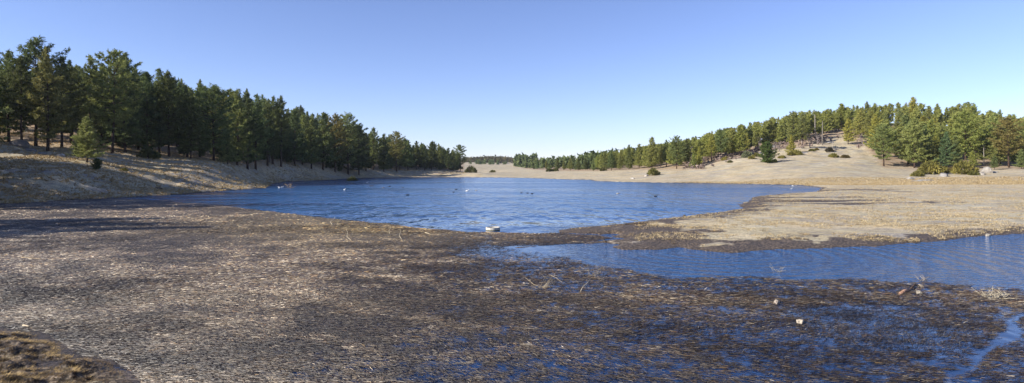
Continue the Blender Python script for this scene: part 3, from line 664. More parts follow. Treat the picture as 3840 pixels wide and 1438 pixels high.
# ------------------------------------------------------------------ far woods as one mass
def wood(pts, name, label, seed, mat, nb=60, squat=False):
    r = np.random.default_rng(seed); Vs = []; 
    for X_, Y_, H in pts:
        z0 = hz(X_, Y_); n = nb
        f = r.random(n); rad = H * (0.22 if not squat else 0.7) * (1 - f * 0.85) * np.sqrt(r.random(n)); a = r.random(n) * 6.283
        c = np.stack([X_ + rad * np.cos(a), Y_ + rad * np.sin(a), z0 + H * (0.08 + 0.88 * f)], 1)
        sz = H * (0.13 if not squat else 0.28)
        Vs.append((c[:, None] + r.normal(0, 1, (n, 3, 3)) * sz).reshape(-1, 3))
    V = np.concatenate(Vs); me = mesh_np(name, V, np.arange(len(V)).reshape(-1, 3)); o = link(name, me, [mat]); tag(o, label, 'woodland', kind='stuff'); return o
r = np.random.default_rng(77)
far = []
for _ in range(200):
    x = r.uniform(1935, 2260); Yd = np.interp(x, rf_x, rf_y) * r.uniform(1.05, 2.0); far.append((ux(x, Yd), Yd, r.uniform(4, 11) * (0.8 + 0.3 * (x - 1935) / 325)))
for _ in range(90):
    x = r.uniform(2230, 2800); Yd = r.uniform(430, 560); far.append((ux(x, Yd), Yd, r.uniform(9, 13)))
for _ in range(40):
    x = r.uniform(1930, 2010); Yd = r.uniform(780, 900); far.append((ux(x, Yd), Yd, r.uniform(10, 16)))
for _ in range(34):
    x = r.choice([r.uniform(1775, 1815), r.uniform(1830, 1890), r.uniform(1760, 1900)]); Yd = r.uniform(1000, 1150); far.append((ux(x, Yd), Yd, r.uniform(4, 9)))
o = wood(far, 'distant_pines', 'distant dark green pines closing the far end of the valley', 1, M['needle']); o.color = (0.95, 1.05, 1.1, 1)
ch = []
for _ in range(2600):
    x = r.uniform(1735, 2090); Yd = r.uniform(1260, 1700)
    if x > 1900 and Yd < 1420 and r.random() < 0.8: continue
    ch.append((ux(x, Yd), Yd, r.uniform(3, 8)))
o = wood(ch, 'distant_brush', 'brown-green brush covering the low hill at the end of the valley', 2, M['shrub'], 9, True); o.color = (0.85, 0.72, 0.75, 1)

br_ = []
for _ in range(900):
    x = r.uniform(2560, 3230); Yd = np.interp(x, rf_x, rf_y) * r.uniform(0.93, 1.12)
    if fbm(np.array([x * 0.02]), np.array([Yd * 0.08]), 7, 3)[0] > 0.47: br_.append((ux(x, Yd), Yd, r.uniform(0.5, 1.5)))
o = wood(br_, 'hillside_brush', 'low grey-brown leafless brush scattered over the right hill slope', 3, M['dead'], 12, True); o.color = (0.75, 0.62, 0.58, 1)

# ------------------------------------------------------------------ bare trees, snags, shrubs
def bare(seed, H=7.0, spread=0.6, levels=4, thin=1.0):
    r = random.Random(seed); m = Mesher()
    def grow(p, d, L, R, lv):
        n = 3; pts = [p]; q = np.array(p)
        for _ in range(n):
            d = d + np.array([r.gauss(0, 0.14), r.gauss(0, 0.14), r.gauss(0, 0.06)]); d /= np.linalg.norm(d); q = q + d * L / n; pts.append(q)
        m.tube(pts, [R * (1 - 0.45 * i / n) for i in range(n + 1)], 5 if lv > 2 else 3)
        if lv == 0: return
        for _ in range(r.randint(3, 4) if lv > 1 else 5):
            a = r.random() * 6.283; s = spread * r.uniform(0.7, 1.5); k = r.randint(1, n)
            nd = d + np.array([math.cos(a) * s, math.sin(a) * s, r.uniform(-0.15, 0.45)]); nd /= np.linalg.norm(nd)
            grow(pts[k], nd, L * r.uniform(0.5, 0.75), R * 0.5, lv - 1)
    grow(np.array([0, 0, -0.2]), np.array([0.05, 0, 1.0]), H * 0.42, 0.03 * H * thin, levels); return m.mesh('bare_branches')
BARE = [bare(1), bare(2, 7, 0.75), bare(3, 7, 0.5)]
def snag(seed, H=10):
    r = random.Random(seed); m = Mesher(); m.tube([(0, 0, -0.4), (0.1, 0, H * 0.4), (0.05, 0.1, H * 0.8), (0.2, 0.1, H)], [0.25, 0.19, 0.11, 0.05], 7)
    for _ in range(14):
        z = H * r.uniform(0.3, 0.97); a = r.random() * 6.28; L = r.uniform(0.5, 2.2) * (1.2 - z / H)
        m.tube([(0.05, 0.05, z), (0.05 + L * math.cos(a), L * math.sin(a), z + r.uniform(-0.3, 0.5))], [0.05, 0.015], 4)
    return m.mesh('snag_wood')
SNAG = [snag(1), snag(2)]
def single(name, me, mat, x, Yd, scale, label, cat, color=(1, 1, 1), group=None, dz=0.0, rot=None, z=None):
    X_ = ux(x, Yd); o = link(name, me, [mat], None, (X_, Yd, (hz(X_, Yd) if z is None else z) + dz), rot if rot is not None else (0, 0, rng.uniform(0, 6.28)), scale)
    o.color = (*color, 1); tag(o, label, cat, group); return o
G = 'leafless trees on the right hill'
for (x, Yd, s, k, lab) in [(3039, 283, 1.25, 1, 'grey leafless oak on the slope right of the tall wide pine'), (3068, 292, 1.0, 0, 'smaller grey leafless oak under the broken snag'), (3235, 285, 0.95, 2, 'grey leafless bush-like tree right of the isolated yellow-green pine'),
                        (2722, 295, 1.3, 0, 'pale leafless tree between yellow-green pines at the hill foot'), (2652, 300, 1.3, 1, 'tall pale leafless tree behind the thin trunked yellowish pine'), (2596, 290, 1.2, 2, 'purplish grey leafless tree behind the small yellow-green pines'),
                        (2925, 275, 0.9, 1, 'bushy leafless tree above the dense rounded pine'), (2905, 268, 0.8, 2, 'low leafless tree touching the rounded dark pine'), (3215, 330, 1.4, 0, 'white-barked leafless tree near the crest of the hill'),
                        (3010, 300, 1.1, 2, 'leafless tree directly behind the young light green pine'), (2850, 300, 1.1, 1, 'leafless tree among pines left of the rounded dark pine'), (2788, 300, 1.0, 2, 'leafless tree in the gap beneath the crest pines'),
                        (1760, 350, 0.75, 2, 'dark leafless bush right of the lone pine on the point'), (3120, 345, 1.2, 0, 'leafless tree on the skyline of the hill shoulder')]:
    single('bare_tree', BARE[k], M['dead'], x, Yd, s, lab, 'tree', (0.75, 0.7, 0.72) if x != 1760 else (0.25, 0.22, 0.2), G if x != 1760 else None)
for (x, Yd, s, k, lab) in [(3084, 290, 1.15, 0, 'broken grey snag with stubby limbs on the hill shoulder'), (3057, 325, 1.2, 1, 'thin white snag standing against the sky'), (3123, 272, 0.45, 1, 'short white stump with a fallen log at its foot'), (3135, 360, 1.2, 0, 'bare topped snag on the crest beside dense pines'),
                        (2862, 345, 1.4, 1, 'thin grey snag poking above the crest pines'), (3690, 222, 0.8, 0, 'pale broken trunk among the pines behind the big boulder'), (1010, 215, 1.35, 1, 'dead spire rising left of the twin topped pine')]:
    single('dead_snag', SNAG[k], M['dead'], x, Yd, s, lab, 'tree', (1.25, 1.2, 1.15) if x in (3057, 3123) else (0.8, 0.78, 0.76), 'dead snags')

def shrub(seed, n=170, flat=0.62):
    r = np.random.default_rng(seed); a = r.random(n) * 6.283; ct = r.random(n); rr_ = (0.55 + 0.45 * r.random(n) ** 0.5); st = np.sqrt(1 - ct ** 2)
    lump = 1 + 0.3 * np.sin(a * 3 + seed) * st
    C = np.stack([rr_ * st * np.cos(a) * lump, rr_ * st * np.sin(a) * lump, 0.05 + rr_ * ct * flat], 1)
    D = C / (np.linalg.norm(C, axis=1, keepdims=True) + 1e-6)
    V, F = tufts(C, np.full(n, 0.2), D, r, 12, 0.3); return mesh_np('shrub_leaves', V, F)
SHR = [shrub(1), shrub(2, 170, 0.8), shrub(3, 140, 0.5)]
stem_m = Mesher()
for k in range(6):
    a = k * 1.05; stem_m.tube([(0, 0, -0.1), (0.2 * math.cos(a), 0.2 * math.sin(a), 0.25), (0.45 * math.cos(a), 0.45 * math.sin(a), 0.5)], [0.04, 0.03, 0.01], 4)
STEMM = stem_m.mesh('shrub_stems')
def place_shrub(x, Yd, R, k, lab, col, group=None):
    X_ = ux(x, Yd); root = bpy.data.objects.new('shrub', None); COL.objects.link(root); root.location = (X_, Yd, hz(X_, Yd) - 0.05); root.rotation_euler = (0, 0, rng.uniform(0, 6.28)); root.scale = (R * 0.92, R * 0.92, R * 1.3)
    tag(root, lab, 'shrub', group); a = link('foliage', SHR[k], [M['shrub']], root); a.color = (*[c * 1.45 for c in col], 1); link('stems', STEMM, [M['bark']], root)
Yg = (1.3, 1.2, 0.9); Gy = (0.95, 0.95, 1.1); Dk = (0.55, 0.6, 0.5); Bl = (1.3, 1.45, 2.4)
for a in [(3440, 188, 1.75, 0, 'small yellow-green bush left of the two large bushes', Yg), (3490, 196, 3.5, 1, 'larger yellow-green bush behind the flat boulder', Yg), (3535, 200, 2.2, 0, 'yellow-green bush squeezed between the two large bushes', Yg),
          (3575, 203, 2.3, 2, 'grey-brown bush between the two large bushes', (1.0, 0.8, 0.9)), (3613, 193, 3.5, 1, 'large olive bush left of the big pale boulder', Yg), (3649, 188, 1.5, 0, 'small dark bush at the foot of the large olive bush', (0.9, 0.9, 0.7)),
          (3109, 264, 1.7, 1, 'dark purplish bush below the white stump', (0.4, 0.33, 0.5)), (3062, 268, 1.1, 0, 'small brown bush left of the dark purplish bush', (0.9, 0.7, 0.5)), (3126, 250, 1.9, 0, 'low olive bush on the bare slope below the isolated pine', Yg),
          (3170, 245, 1.7, 2, 'flat grey-brown bush on the bare slope', (0.8, 0.6, 0.6)), (2991, 258, 2.3, 0, 'wide olive bush right of the young light green pine', Yg), (2966, 255, 1.6, 0, 'rounder olive bush touching the wide olive bush', (1.1, 1.0, 0.7)),
          (3044, 266, 1.4, 2, 'small olive bush below the leafless oaks', Yg), (2933, 248, 1.5, 2, 'low olive bush right of the rounded dark pine', Yg), (2905, 236, 1.1, 1, 'small bush at the right foot of the rounded dark pine', (1.0, 1.1, 0.7)),
          (2800, 256, 2.4, 1, 'blue-grey sagebrush left of the rounded dark pine', Bl), (2818, 248, 1.5, 2, 'green bush in front of the blue-grey sagebrush', Yg), (2722, 258, 1.9, 2, 'low spreading green bush beneath leafless tree', Yg),
          (2738, 246, 1.1, 0, 'tiny bush alone on the meadow below the hill foot', Gy), (2838, 254, 1.7, 0, 'green bush left of the rounded pine and above the meadow', Yg), (2450, 232, 2.4, 1, 'round grey-green bush beside a grey boulder near the far shore', (1.1, 1.1, 0.95)),
          (2260, 318, 1.9, 0, 'grey bush at the edge of the far pines', Gy), (1848, 470, 2.5, 2, 'lone low bush in the middle of the far meadow', Gy), (1768, 362, 3.4, 1, 'dark bushy mound right of the lone pine on the point', Dk),
          (2060, 395, 2.6, 2, 'left half of the dark low thicket on the far meadow', Dk), (2083, 395, 2.5, 2, 'right half of the dark low thicket on the far meadow', Dk), (560, 141, 2.3, 1, 'dark round shrub under the left forest edge', Dk),
          (465, 108, 0.6, 0, 'small green shrub on the lit strip of the left meadow', Yg), (1320, 212, 2.0, 1, 'dark shrub at the foot of the olive-grey broad pine', Dk)]:
    place_shrub(*a)

# ------------------------------------------------------------------ boulders, stones
def rock(seed, flat=0.6, sub=3):
    bm = bmesh.new(); bmesh.ops.create_icosphere(bm, subdivisions=sub, radius=1.0); r = random.Random(seed)
    cuts = [(Vector((r.gauss(0, 1), r.gauss(0, 1), r.gauss(0.2, 0.8))).normalized(), r.uniform(0.55, 0.85)) for _ in range(11)]
    for v in bm.verts:
        for n, d in cuts:
            k = v.co.dot(n) - d
            if k > 0: v.co -= n * k * 0.92
        nn = 0.07 * math.sin(v.co.x * 7 + seed) * math.cos(v.co.y * 6 + v.co.z * 5) + 0.03 * math.sin(v.co.z * 17 + v.co.x * 13)
        v.co *= 1 + nn; v.co.z *= flat
    me = bpy.data.meshes.new('rock'); bm.to_mesh(me); bm.free(); return me
ROCK = [rock(1), rock(2, 0.75), rock(3, 0.4), rock(5, 0.85)]
for (x, Yd, s, k, lab, col) in [(3702, 196, (2.3, 1.8, 2.6), 1, 'big pale slanted boulder right of the large olive bush', (0.85, 0.83, 0.8)), (3676, 190, (1.6, 1.4, 1.5), 0, 'pale low boulder at the left foot of the big slanted boulder', (0.85, 0.83, 0.8)), (3540, 186, (2.9, 1.8, 1.9), 0, 'flat grey boulder before the two large bushes', (0.75, 0.75, 0.75)),
                           (3416, 176, (2.3, 1.4, 1.6), 2, 'low pale slab left of the small yellow-green bush', (0.88, 0.87, 0.84)), (3470, 168, (2.8, 1.3, 1.0), 2, 'long flat slab sunk in the golden grass', (0.85, 0.85, 0.83)), (3725, 198, (1.6, 1.2, 0.9), 2, 'grey slab at the right foot of the big slanted boulder', (1, 1, 1)),
                           (3440, 165, (1.6, 0.9, 0.8), 2, 'short flat slab left of the long flat slab', (0.85, 0.85, 0.83)), (2425, 231, (1.7, 1.2, 1.1), 0, 'grey boulder touching the round bush near the far shore', (1.1, 1.05, 1.0)), (2373, 222, (1.1, 0.8, 0.9), 0, 'small grey boulder left of the round bush near the far shore', (1, 1, 1)),
                           (1176, 206, (0.95, 0.8, 1.35), 3, 'taller left boulder at the water edge below the left forest', (0.75, 0.68, 0.64)), (1193, 204, (1.0, 0.8, 1.0), 1, 'middle boulder at the water edge below the left forest', (0.6, 0.56, 0.54)), (1215, 205, (1.35, 1.0, 1.3), 3, 'rightmost boulder at the water edge below the left forest', (0.72, 0.66, 0.62)),
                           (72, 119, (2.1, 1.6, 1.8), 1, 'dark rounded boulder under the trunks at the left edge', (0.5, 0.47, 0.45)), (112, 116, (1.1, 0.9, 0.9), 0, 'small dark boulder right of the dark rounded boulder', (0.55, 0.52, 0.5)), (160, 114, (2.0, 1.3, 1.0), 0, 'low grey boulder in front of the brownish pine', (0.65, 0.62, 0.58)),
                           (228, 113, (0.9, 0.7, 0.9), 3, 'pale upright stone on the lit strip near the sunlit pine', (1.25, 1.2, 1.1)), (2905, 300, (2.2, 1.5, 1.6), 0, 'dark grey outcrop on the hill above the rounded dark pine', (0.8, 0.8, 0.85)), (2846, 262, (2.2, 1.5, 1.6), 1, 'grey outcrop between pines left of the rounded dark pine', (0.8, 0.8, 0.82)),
                           (3010, 262, (2.4, 1.4, 1.0), 2, 'scattered pale outcrop right of the wide olive bush', (1.1, 1.1, 1.15)), (3115, 300, (3.4, 2.0, 1.2), 2, 'bluish grey slab on the hill shoulder left of the isolated pine', (1.0, 1.02, 1.1))]:
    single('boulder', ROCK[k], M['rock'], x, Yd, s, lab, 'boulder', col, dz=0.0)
def stone(x, y, s, k, lab, col, name='stone'):
    X_, Y_ = px(x, y); o = link(name, ROCK[k], [M['rock']], None, (X_, Y_, 0.02), (0.1, 0.1, rng.uniform(0, 6)), s); o.color = (*col, 1); tag(o, lab, 'stone')
stone(3706, 886, (0.19, 0.15, 0.19), 3, 'white stone standing in the channel beside the right bank', (1.0, 0.95, 0.85))
stone(2911, 1140, (0.13, 0.11, 0.14), 1, 'pinkish white stone among the reeds, smaller than the other', (1.0, 0.9, 0.82))
stone(3000, 1216, (0.11, 0.10, 0.18), 3, 'bright white stone among the reeds with dark underside', (1.25, 1.15, 1.0))
stone(3453, 1077, (0.13, 0.1, 0.13), 3, 'grey stone at the tip of the half sunken branch', (0.9, 0.8, 0.7))
stone(3447, 1104, (0.12, 0.1, 0.13), 1, 'grey stone lying alone below the half sunken branch', (0.85, 0.8, 0.7))
stone(2566, 812, (0.2, 0.2, 0.2), 0, 'dark lump of stone at the edge of the peninsula', (0.25, 0.22, 0.2))

# ------------------------------------------------------------------ concrete ring
def concrete():
    t = NT('old_concrete'); p = t.coord(); n = t.noise(p, 9, 5, 0.7); g = t.n('ShaderNodeSeparateXYZ'); t.l(t.pos(), g.inputs[0])
    c = t.ramp(n, [(0.3, (0.33, 0.30, 0.25)), (0.6, (0.50, 0.47, 0.41)), (0.75, (0.58, 0.55, 0.49))])
    edge = t.math('ADD', g.outputs[2], t.math('MULTIPLY', t.math('SUBTRACT', n, 0.5), 0.05))
    c = t.mix(t.ramp(edge, [(0.03, 1), (0.06, 0)]), c, (0.09, 0.085, 0.04))
    return t.done(t.bsdf(c, 0.9, 0.2, t.bump(n, 0.5, 0.01)).outputs[0])
prof = [(0.40, -0.35), (0.465, -0.35), (0.468, 0.0), (0.470, 0.195), (0.458, 0.208), (0.418, 0.208), (0.406, 0.197), (0.402, 0.0)]
V = []; F = []; K = 56
for j in range(K):
    a = 2 * math.pi * j / K
    for q, (rr_, z) in enumerate(prof):
        w = 1 + 0.006 * math.sin(3 * a + 1) ; V.append((rr_ * w * math.cos(a), rr_ * w * math.sin(a), z - (0.022 if (q in (4, 5) and 17 <= j <= 19) else 0)))
n_ = len(prof)
for j in range(K):
    for q in range(n_): F.append((j * n_ + q, ((j + 1) % K) * n_ + q, ((j + 1) % K) * n_ + (q + 1) % n_, j * n_ + (q + 1) % n_))
cr_x, cr_y = px(1848, 866)
ring = link('concrete_ring', mesh_np('concrete_ring', np.array(V), np.array(F), smooth=False), [concrete()], None, (cr_x, cr_y + 0.3, 0.0), (0.02, -0.01, 0.2))
tag(ring, 'pale round concrete ring standing in the water at the reed edge', 'concrete ring')

# ------------------------------------------------------------------ birds on the pond
def bird(seed, tall=False):
    m = Mesher(); k = 8
    if tall:   # gull or egret sitting with raised neck
        m.tube([(-0.26, 0, 0.06), (-0.18, 0, 0.08), (0.0, 0, 0.09), (0.13, 0, 0.10), (0.18, 0, 0.16), (0.18, 0, 0.24), (0.21, 0, 0.28), (0.25, 0, 0.275)], [0.008, 0.05, 0.095, 0.075, 0.04, 0.03, 0.04, 0.015], k)
        m.tube([(0.24, 0, 0.275), (0.31, 0, 0.265)], [0.014, 0.004], 4)
    else:      # duck
        m.tube([(-0.27, 0, 0.12), (-0.2, 0, 0.08), (-0.05, 0, 0.06), (0.1, 0, 0.06), (0.17, 0, 0.10), (0.18, 0, 0.16), (0.21, 0, 0.19), (0.25, 0, 0.185)], [0.006, 0.06, 0.105, 0.095, 0.055, 0.035, 0.045, 0.02], k)
        m.tube([(0.245, 0, 0.18), (0.31, 0, 0.17)], [0.018, 0.008], 4)
        m.tube([(-0.16, 0.08, 0.09), (0.02, 0.10, 0.09), (0.1, 0.08, 0.08)], [0.01, 0.03, 0.01], 4); m.tube([(-0.16, -0.08, 0.09), (0.02, -0.10, 0.09), (0.1, -0.08, 0.08)], [0.01, 0.03, 0.01], 4)
    return m.mesh('bird_body')
BD = bird(1); BW = bird(2, True)
M['featherd'] = mat_simple('dark_feathers', [(0.4, (0.015, 0.014, 0.013)), (0.7, (0.06, 0.05, 0.045))], 9, 0.6, 0.1)
M['featherw'] = mat_simple('white_feathers', [(0.4, (0.62, 0.6, 0.57)), (0.7, (0.8, 0.79, 0.76))], 9, 0.6, 0.1)
M['featherg'] = mat_simple('grey_feathers', [(0.4, (0.22, 0.19, 0.16)), (0.7, (0.5, 0.46, 0.4))], 9, 0.6, 0.1)
for (x, y, c, s, lab) in [(1047, 705, 'w', 1.5, 'leftmost white bird resting on the water by the left shore'), (1059, 704, 'w', 1.7, 'second white bird from the left shore, slightly taller'), (1090, 703, 'w', 1.0, 'white bird sitting beside the drowned branch'),
                       (1292, 713, 'w', 1.4, 'whitish bird floating alone right of the drowned branch'), (1376, 686, 'w', 1.6, 'white bird far out below the left forest'), (1361, 698, 'd', 1.2, 'dark duck left of the dark pair'),
                       (1389, 699, 'd', 1.6, 'left duck of the dark pair'), (1397, 698, 'd', 1.4, 'right duck of the dark pair'), (1461, 701, 'd', 1.7, 'dark duck right of the dark pair'), (1438, 705, 'g', 1.3, 'pale brown duck between dark ducks'),
                       (1511, 705, 'd', 1.2, 'small dark duck further right of the dark pair'), (1529, 733, 'd', 1.4, 'dark duck nearest to the reeds in mid pond'), (1711, 712, 'd', 1.3, 'dark duck up left of the bright white bird'), (1701, 722, 'd', 1.1, 'dark duck low left of the bright white bird'),
                       (1752, 718, 'w', 1.7, 'bright white bird in the middle of the pond'), (1786, 716, 'g', 1.2, 'pale bird just right of the bright white bird'), (1955, 725, 'd', 1.1, 'first of three dark ducks in a row beyond the concrete ring'), (1978, 726, 'd', 1.1, 'middle of three dark ducks in a row beyond the concrete ring'),
                       (1995, 728, 'd', 1.3, 'last of three dark ducks in a row beyond the concrete ring'), (2318, 728, 'g', 1.6, 'grey-brown duck right of the pond centre'), (2459, 738, 'd', 1.4, 'dark duck closest to the peninsula'), (2968, 710, 'w', 1.2, 'white bird in the narrow right end of the pond'),
                       (2972, 698, 'w', 1.1, 'first of the white birds gathered at the right shore'), (2978, 698, 'w', 1.1, 'second of the white birds gathered at the right shore'), (2986, 698.5, 'w', 1.1, 'third of the white birds gathered at the right shore')]:
    X_, Y_ = px(x, y); o = link('gull' if c == 'w' else 'duck', BW if c == 'w' else BD, [], None, (X_, Y_, -0.02), (0, 0, rng.uniform(-0.7, 0.7) + (math.pi if rng.random() < 0.5 else 0)), s * 0.75)
    me = o.data.copy(); me.materials.clear(); me.materials.append(M['feather' + c]); o.data = me
    tag(o, lab, 'bird', 'birds on the pond')

# ------------------------------------------------------------------ twigs, brush, logs in the marsh
def brush(seed, spread, n, L, R=0.006, fan=None, thorny=False):
    """a dead bush: n stems from the base, each forking"""
    r = random.Random(seed); m = Mesher()
    for _ in range(n):
        a = r.uniform(*fan) if fan else r.random() * 6.283; e = r.uniform(0.1, 1.0)
        d = np.array([math.cos(a) * math.cos(e), math.sin(a) * math.cos(e), math.sin(e)]) ; l = L * r.uniform(0.5, 1.1)
        o_ = np.array([r.gauss(0, spread), r.gauss(0, spread * 0.7), 0.0]); mid = o_ + d * l * 0.5 + np.array([r.gauss(0, .05), r.gauss(0, .05), 0.03]) * L
        end = mid + (d + np.array([r.gauss(0, .25), r.gauss(0, .25), r.gauss(-0.1, .2)])) * l * 0.5; end[2] = max(end[2], 0.02)
        m.tube([o_, mid, end], [R, R * 0.8, R * 0.35], 4)
        for _ in range(5 if thorny else 3):
            t_ = r.random(); b = mid * (1 - t_) + end * t_; sd = np.array([r.gauss(0, 1), r.gauss(0, 1), r.gauss(0.2, 0.7)]); sd /= np.linalg.norm(sd)
            e2 = b + sd * l * r.uniform(0.12, 0.35); e2[2] = max(e2[2], 0.01); m.tube([b, e2], [R * 0.6, R * 0.25], 3)
    return m.mesh('dead_brush')
def stuff_at(name, me, x, y, lab, cat, mat='twig', rot=(0, 0, 0), s=1.0, col=(1, 1, 1), z=0.0):
    X_, Y_ = px(x, y); o = link(name, me, [M[mat]], None, (X_, Y_, max(z, hz(X_, Y_) if hz(X_, Y_) > 0 else 0)), rot, s); o.color = (*col, 1); return tag(o, lab, cat)
stuff_at('tumbleweed', brush(1, 0.14, 34, 0.42, 0.008, thorny=True), 3735, 1122, 'tangled pale thorny dead bush lying on the reeds near the right edge', 'dead bush', col=(1.0, 0.98, 0.9))
stuff_at('dead_branch', brush(2, 0.03, 16, 0.5, 0.004, (-0.6, 0.6)), 2033, 1080, 'fan of fine pale twigs on a curved stalk in the marsh', 'dead bush', col=(0.85, 0.8, 0.7))
stuff_at('dead_branch', brush(3, 0.16, 15, 0.6, 0.005), 2225, 1036, 'sparse upright pale twigs near the tip of the open channel', 'dead bush', col=(0.8, 0.75, 0.65))
stuff_at('dead_branch', brush(4, 0.08, 9, 0.4, 0.006), 2921, 1020, 'thin grey sprig standing in the channel margin', 'dead bush', col=(0.7, 0.72, 0.75))
stuff_at('dead_branch', brush(5, 0.06, 10, 0.28, 0.007), 3463, 1054, 'small pale star of twigs at the channel margin', 'dead bush', col=(0.9, 0.85, 0.8))
stuff_at('dead_branch', brush(6, 0.3, 12, 1.6, 0.03), 1088, 705, 'drowned branch sticking out of the pond near the left shore', 'dead bush', col=(0.9, 0.75, 0.6))
stuff_at('dead_branch', brush(7, 0.08, 12, 0.45, 0.007), 1262, 836, 'pale reed sprig at the pond edge, leftmost on the mat', 'dead bush', col=(0.9, 0.85, 0.6))
def stick(name, p, q, R, lab, col=(1, 1, 1), z1=0.03, z2=0.03, sag=0.0):
    (x0, y0), (x1, y1) = px(*p), px(*q); m = Mesher(); dx, dy = x1 - x0, y1 - y0
    m.tube([(0, 0, z1), (dx * 0.35 - dy * 0.05, dy * 0.35 + dx * 0.05, z1 * 0.65 + z2 * 0.35 + sag), (dx * 0.7, dy * 0.7, z1 * 0.3 + z2 * 0.7 + sag), (dx, dy, z2)], [R, R * 0.9, R * 0.8, R * 0.5], 6)
    o = link(name, m.mesh('stick'), [M['twig']], None, (x0, y0, 0.0)); o.color = (*col, 1); return tag(o, lab, 'stick')
stick('stick', (2176, 1098), (2215, 1080), 0.009, 'straight pale stick slanting up from the marsh below the sparse twigs', (1.2, 1.15, 1.0), 0.02, 0.32)
stick('stick', (2028, 1080), (1968, 1062), 0.007, 'curved pale stalk ending in the fan of fine twigs', (0.95, 0.85, 0.7), 0.03, 0.2, -0.03)
stick('stick', (2066, 1040), (2110, 1062), 0.007, 'short crooked pale stick right of the curved stalk', (1.0, 0.9, 0.75), 0.06, 0.02)
stick('stick', (1318, 905), (1298, 885), 0.013, 'leaning pale reed stalk on the golden part of the mat', (1.15, 1.1, 0.95), 0.02, 0.4)
stick('stick', (1246, 845), (1256, 828), 0.02, 'leaning pale stalk by the pond edge', (1.1, 1.05, 0.9), 0.02, 0.3)
stick('stick', (1462, 880), (1464, 872), 0.013, 'thin vertical pale stalk on the golden part of the mat', (1.1, 1.05, 0.9), 0.02, 0.4)
stick('stick', (1506, 900), (1500, 886), 0.014, 'taller crooked pale stalk left of the lying sticks', (1.1, 1.05, 0.9), 0.02, 0.45)
stick('stick', (1536, 884), (1568, 878), 0.02, 'white stick lying nearly level on the mat', (1.3, 1.25, 1.1), 0.03, 0.06)
stick('stick', (1594, 876), (1618, 882), 0.018, 'shorter white stick lying on the mat toward the concrete ring', (1.25, 1.2, 1.05), 0.05, 0.02)
stick('stick', (78, 968), (168, 976), 0.016, 'long brown stick lying flat on the left part of the mat', (0.7, 0.6, 0.45))
stick('stick', (880, 964), (906, 964), 0.018, 'short pale stick on the middle left of the mat', (1.3, 1.2, 1.0))
stick('stick', (780, 820), (772, 830), 0.02, 'tiny pale stalk on the far left mat', (1.2, 1.1, 0.9), 0.2, 0.02)
stick('stick', (86, 1268), (112, 1272), 0.02, 'pale broken stick at the edge of the near left bank', (1.2, 1.1, 0.95), 0.3, 0.3)
# half sunken branch: pinkish bark end, dark curved limb
m = Mesher(); (ax_, ay_), (bx_, by_), (cx2, cy2), (dx2, dy2) = px(3373, 1106), px(3409, 1094), px(3430, 1080), px(3447, 1077)
m.tube([(0, 0, 0.0), ((bx_ - ax_) * 0.5, (by_ - ay_) * 0.5, 0.04), (bx_ - ax_, by_ - ay_, 0.03)], [0.045, 0.06, 0.05], 9)
br = link('sunken_branch', m.mesh('bark_end'), [mat_simple('pink_bark', [(0.35, (0.14, 0.07, 0.04)), (0.6, (0.45, 0.27, 0.18)), (0.75, (0.6, 0.42, 0.3))], 14, 0.9, 0.8)], None, (ax_, ay_, 0.02))
tag(br, 'half sunken branch with pinkish bark end and dark curved limb', 'branch')
m = Mesher(); m.tube([(bx_ - ax_, by_ - ay_, 0.02), (cx2 - ax_, cy2 - ay_, 0.08), (dx2 - ax_, dy2 - ay_, 0.03)], [0.03, 0.028, 0.015], 7)
lb = link('limb', m.mesh('limb'), [M['bark']], br)
# logs on the left meadow
def log(x, Yd, L, R, rz, lab, col):
    X_ = ux(x, Yd); m = Mesher(); m.tube([(-L / 2, 0, 0.1), (0, 0.1, 0.2), (L / 2, 0, 0.12)], [R, R * 0.9, R * 0.6], 8)
    m.tube([(0, 0.1, 0.2), (L * 0.2, 0.3, 0.7)], [R * 0.4, R * 0.1], 5); m.tube([(-L * .3, 0.1, 0.2), (-L * 0.35, -0.3, 0.6)], [R * 0.4, R * 0.1], 5)
    o = link('fallen_log', m.mesh('log'), [M['dead']], None, (X_, Yd, hz(X_, Yd)), (0, 0, rz)); o.color = (*col, 1); tag(o, lab, 'log')
log(594, 100, 2.0, 0.16, -0.5, 'short fallen log on the shaded bank above the dark inlet', (0.45, 0.38, 0.33))
log(1085, 178, 4.0, 0.22, 0.3, 'dark fallen log with limbs on the slope above the boulders', (0.35, 0.3, 0.27))
log(1190, 200, 5.0, 0.22, -0.3, 'grey fallen log on the slope directly above the boulders', (0.5, 0.45, 0.4))
log(1650, 330, 7.0, 0.3, 0.1, 'pale driftwood log below the far end of the left forest', (1.1, 1.0, 0.9))
log(3135, 268, 4.5, 0.25, 0.6, 'white fallen log beside the short white stump', (1.4, 1.35, 1.3))

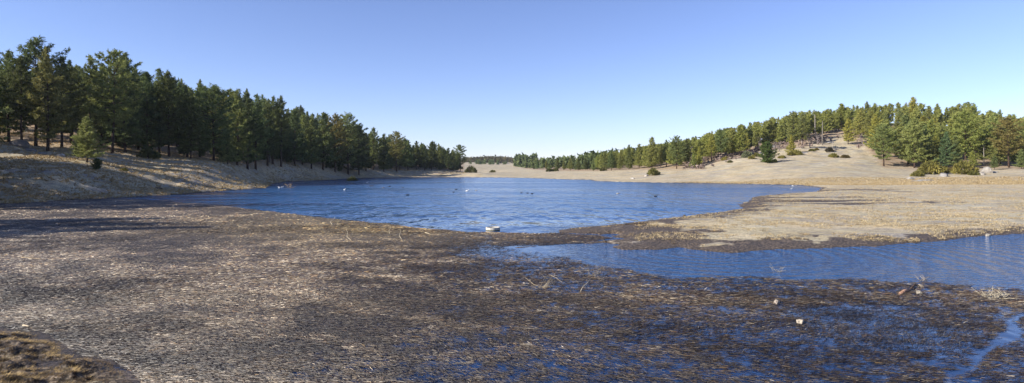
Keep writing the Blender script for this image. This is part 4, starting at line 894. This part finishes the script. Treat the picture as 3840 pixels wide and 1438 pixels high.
# ------------------------------------------------------------------ dry grass
def grass(n, sampler, hmin, hmax, nbl, seed, name, label, col, spread=1.0, flatten=0.0, bw=1.0):
    r = np.random.default_rng(seed); X_, Y_ = sampler(r, n); z, d = height(X_, Y_, True); k = (d > (0.25 if Y_.mean() > 25 else 0.02)) & (z > 0.01); X_, Y_, z = X_[k], Y_[k], z[k]; m = len(X_)
    h = r.uniform(hmin, hmax, m)[:, None] * r.uniform(0.6, 1.1, (m, nbl)); a = r.random((m, nbl)) * 6.283
    rad = h * 0.45 * r.random((m, nbl)) * spread
    bx_ = X_[:, None] + rad * np.cos(a); by_ = Y_[:, None] + rad * np.sin(a); lean = r.uniform(0.2, 0.9, (m, nbl)) * spread
    w = (0.05 * h + 0.001 * np.hypot(X_, Y_)[:, None] ** 0.7) * bw
    pa = a + 1.57
    V = np.stack([np.stack([bx_ - w * np.cos(pa), by_ - w * np.sin(pa), z[:, None] - 0.03 + 0 * h], -1), np.stack([bx_ + w * np.cos(pa), by_ + w * np.sin(pa), z[:, None] - 0.03 + 0 * h], -1),
                  np.stack([bx_ + h * lean * np.cos(a), by_ + h * lean * np.sin(a), z[:, None] + h * (1 - flatten)], -1)], 2).reshape(-1, 3)
    o = link(name, mesh_np(name, V, np.arange(len(V)).reshape(-1, 3)), [M['straw']]); o.color = (*col, 1); tag(o, label, 'grass', kind='stuff')
def fan_s(x0, x1, Ya, Yb):
    def f(r, n):
        Y_ = np.exp(r.uniform(math.log(Ya), math.log(Yb), n)); return (r.uniform(x0, x1, n) - 1920) / FPX * Y_, Y_
    return f
def clumped(f, sc, thr, seed):
    def g(r, n):
        X_, Y_ = f(r, n * 4); k = fbm(X_ * sc, Y_ * sc, seed, 3) > thr; return X_[k][:n], Y_[k][:n]
    return g
grass(16000, clumped(fan_s(2380, 4000, 33, 140), 0.35, 0.48, 5), 0.04, 0.11, 6, 1, 'dry_grass', 'low pale dry grass over the flat meadow of the peninsula', (0.92, 0.90, 0.84), 2.5)
grass(2600, clumped(fan_s(2100, 4000, 31, 110), 0.5, 0.62, 15), 0.05, 0.12, 9, 2, 'golden_grass', 'golden grass tussocks dotted over the peninsula', (0.95, 0.84, 0.62), 4.0, 0.3)
grass(38000, clumped(fan_s(-200, 1250, 62, 240), 0.25, 0.34, 25), 0.10, 0.36, 7, 3, 'bank_grass', 'dry grass tussocks covering the left bank and meadow', (0.98, 0.88, 0.68), 1.8)
grass(9000, clumped(fan_s(1000, 1750, 140, 380), 0.12, 0.42, 26), 0.15, 0.5, 6, 6, 'shore_grass', 'dry golden grass along the shore below the left forest', (0.95, 0.88, 0.72), 2.5)
grass(22000, fan_s(2300, 3900, 146, 182), 0.08, 0.26, 4, 4, 'tall_straw', 'band of taller golden straw across the right meadow', (1.0, 0.94, 0.80), 3.0)
grass(9000, clumped(fan_s(-150, 560, 9.5, 16.5), 1.2, 0.44, 35), 0.03, 0.09, 8, 5, 'near_grass', 'matted straw and dry grass on the near left bank', (0.95, 0.82, 0.56), 2.4, 0.6, 0.45)
grass(16000, fan_s(-150, 620, 9.5, 16.5), 0.02, 0.06, 6, 8, 'bank_litter', 'brown trampled reed litter over the mud of the near left bank', (0.42, 0.34, 0.25), 3.5, 0.7, 0.5)

# ------------------------------------------------------------------ the air
hv = NT('air'); pv = hv.n('ShaderNodeVolumePrincipled'); pv.inputs['Color'].default_value = (0.75, 0.85, 1.0, 1); pv.inputs['Density'].default_value = 0.00006
pv.inputs['Anisotropy'].default_value = 0.2
hv.l(pv.outputs[0], hv.out.inputs['Volume'])
bm = bmesh.new(); bmesh.ops.create_cube(bm, size=1.0); hm = bpy.data.meshes.new('haze'); bm.to_mesh(hm); bm.free()
tag(link('haze', hm, [hv.m], None, (0, 1380, 60), None, (9600, 3000, 126)), 'thin pale blue air haze over the valley', 'haze', kind='stuff')
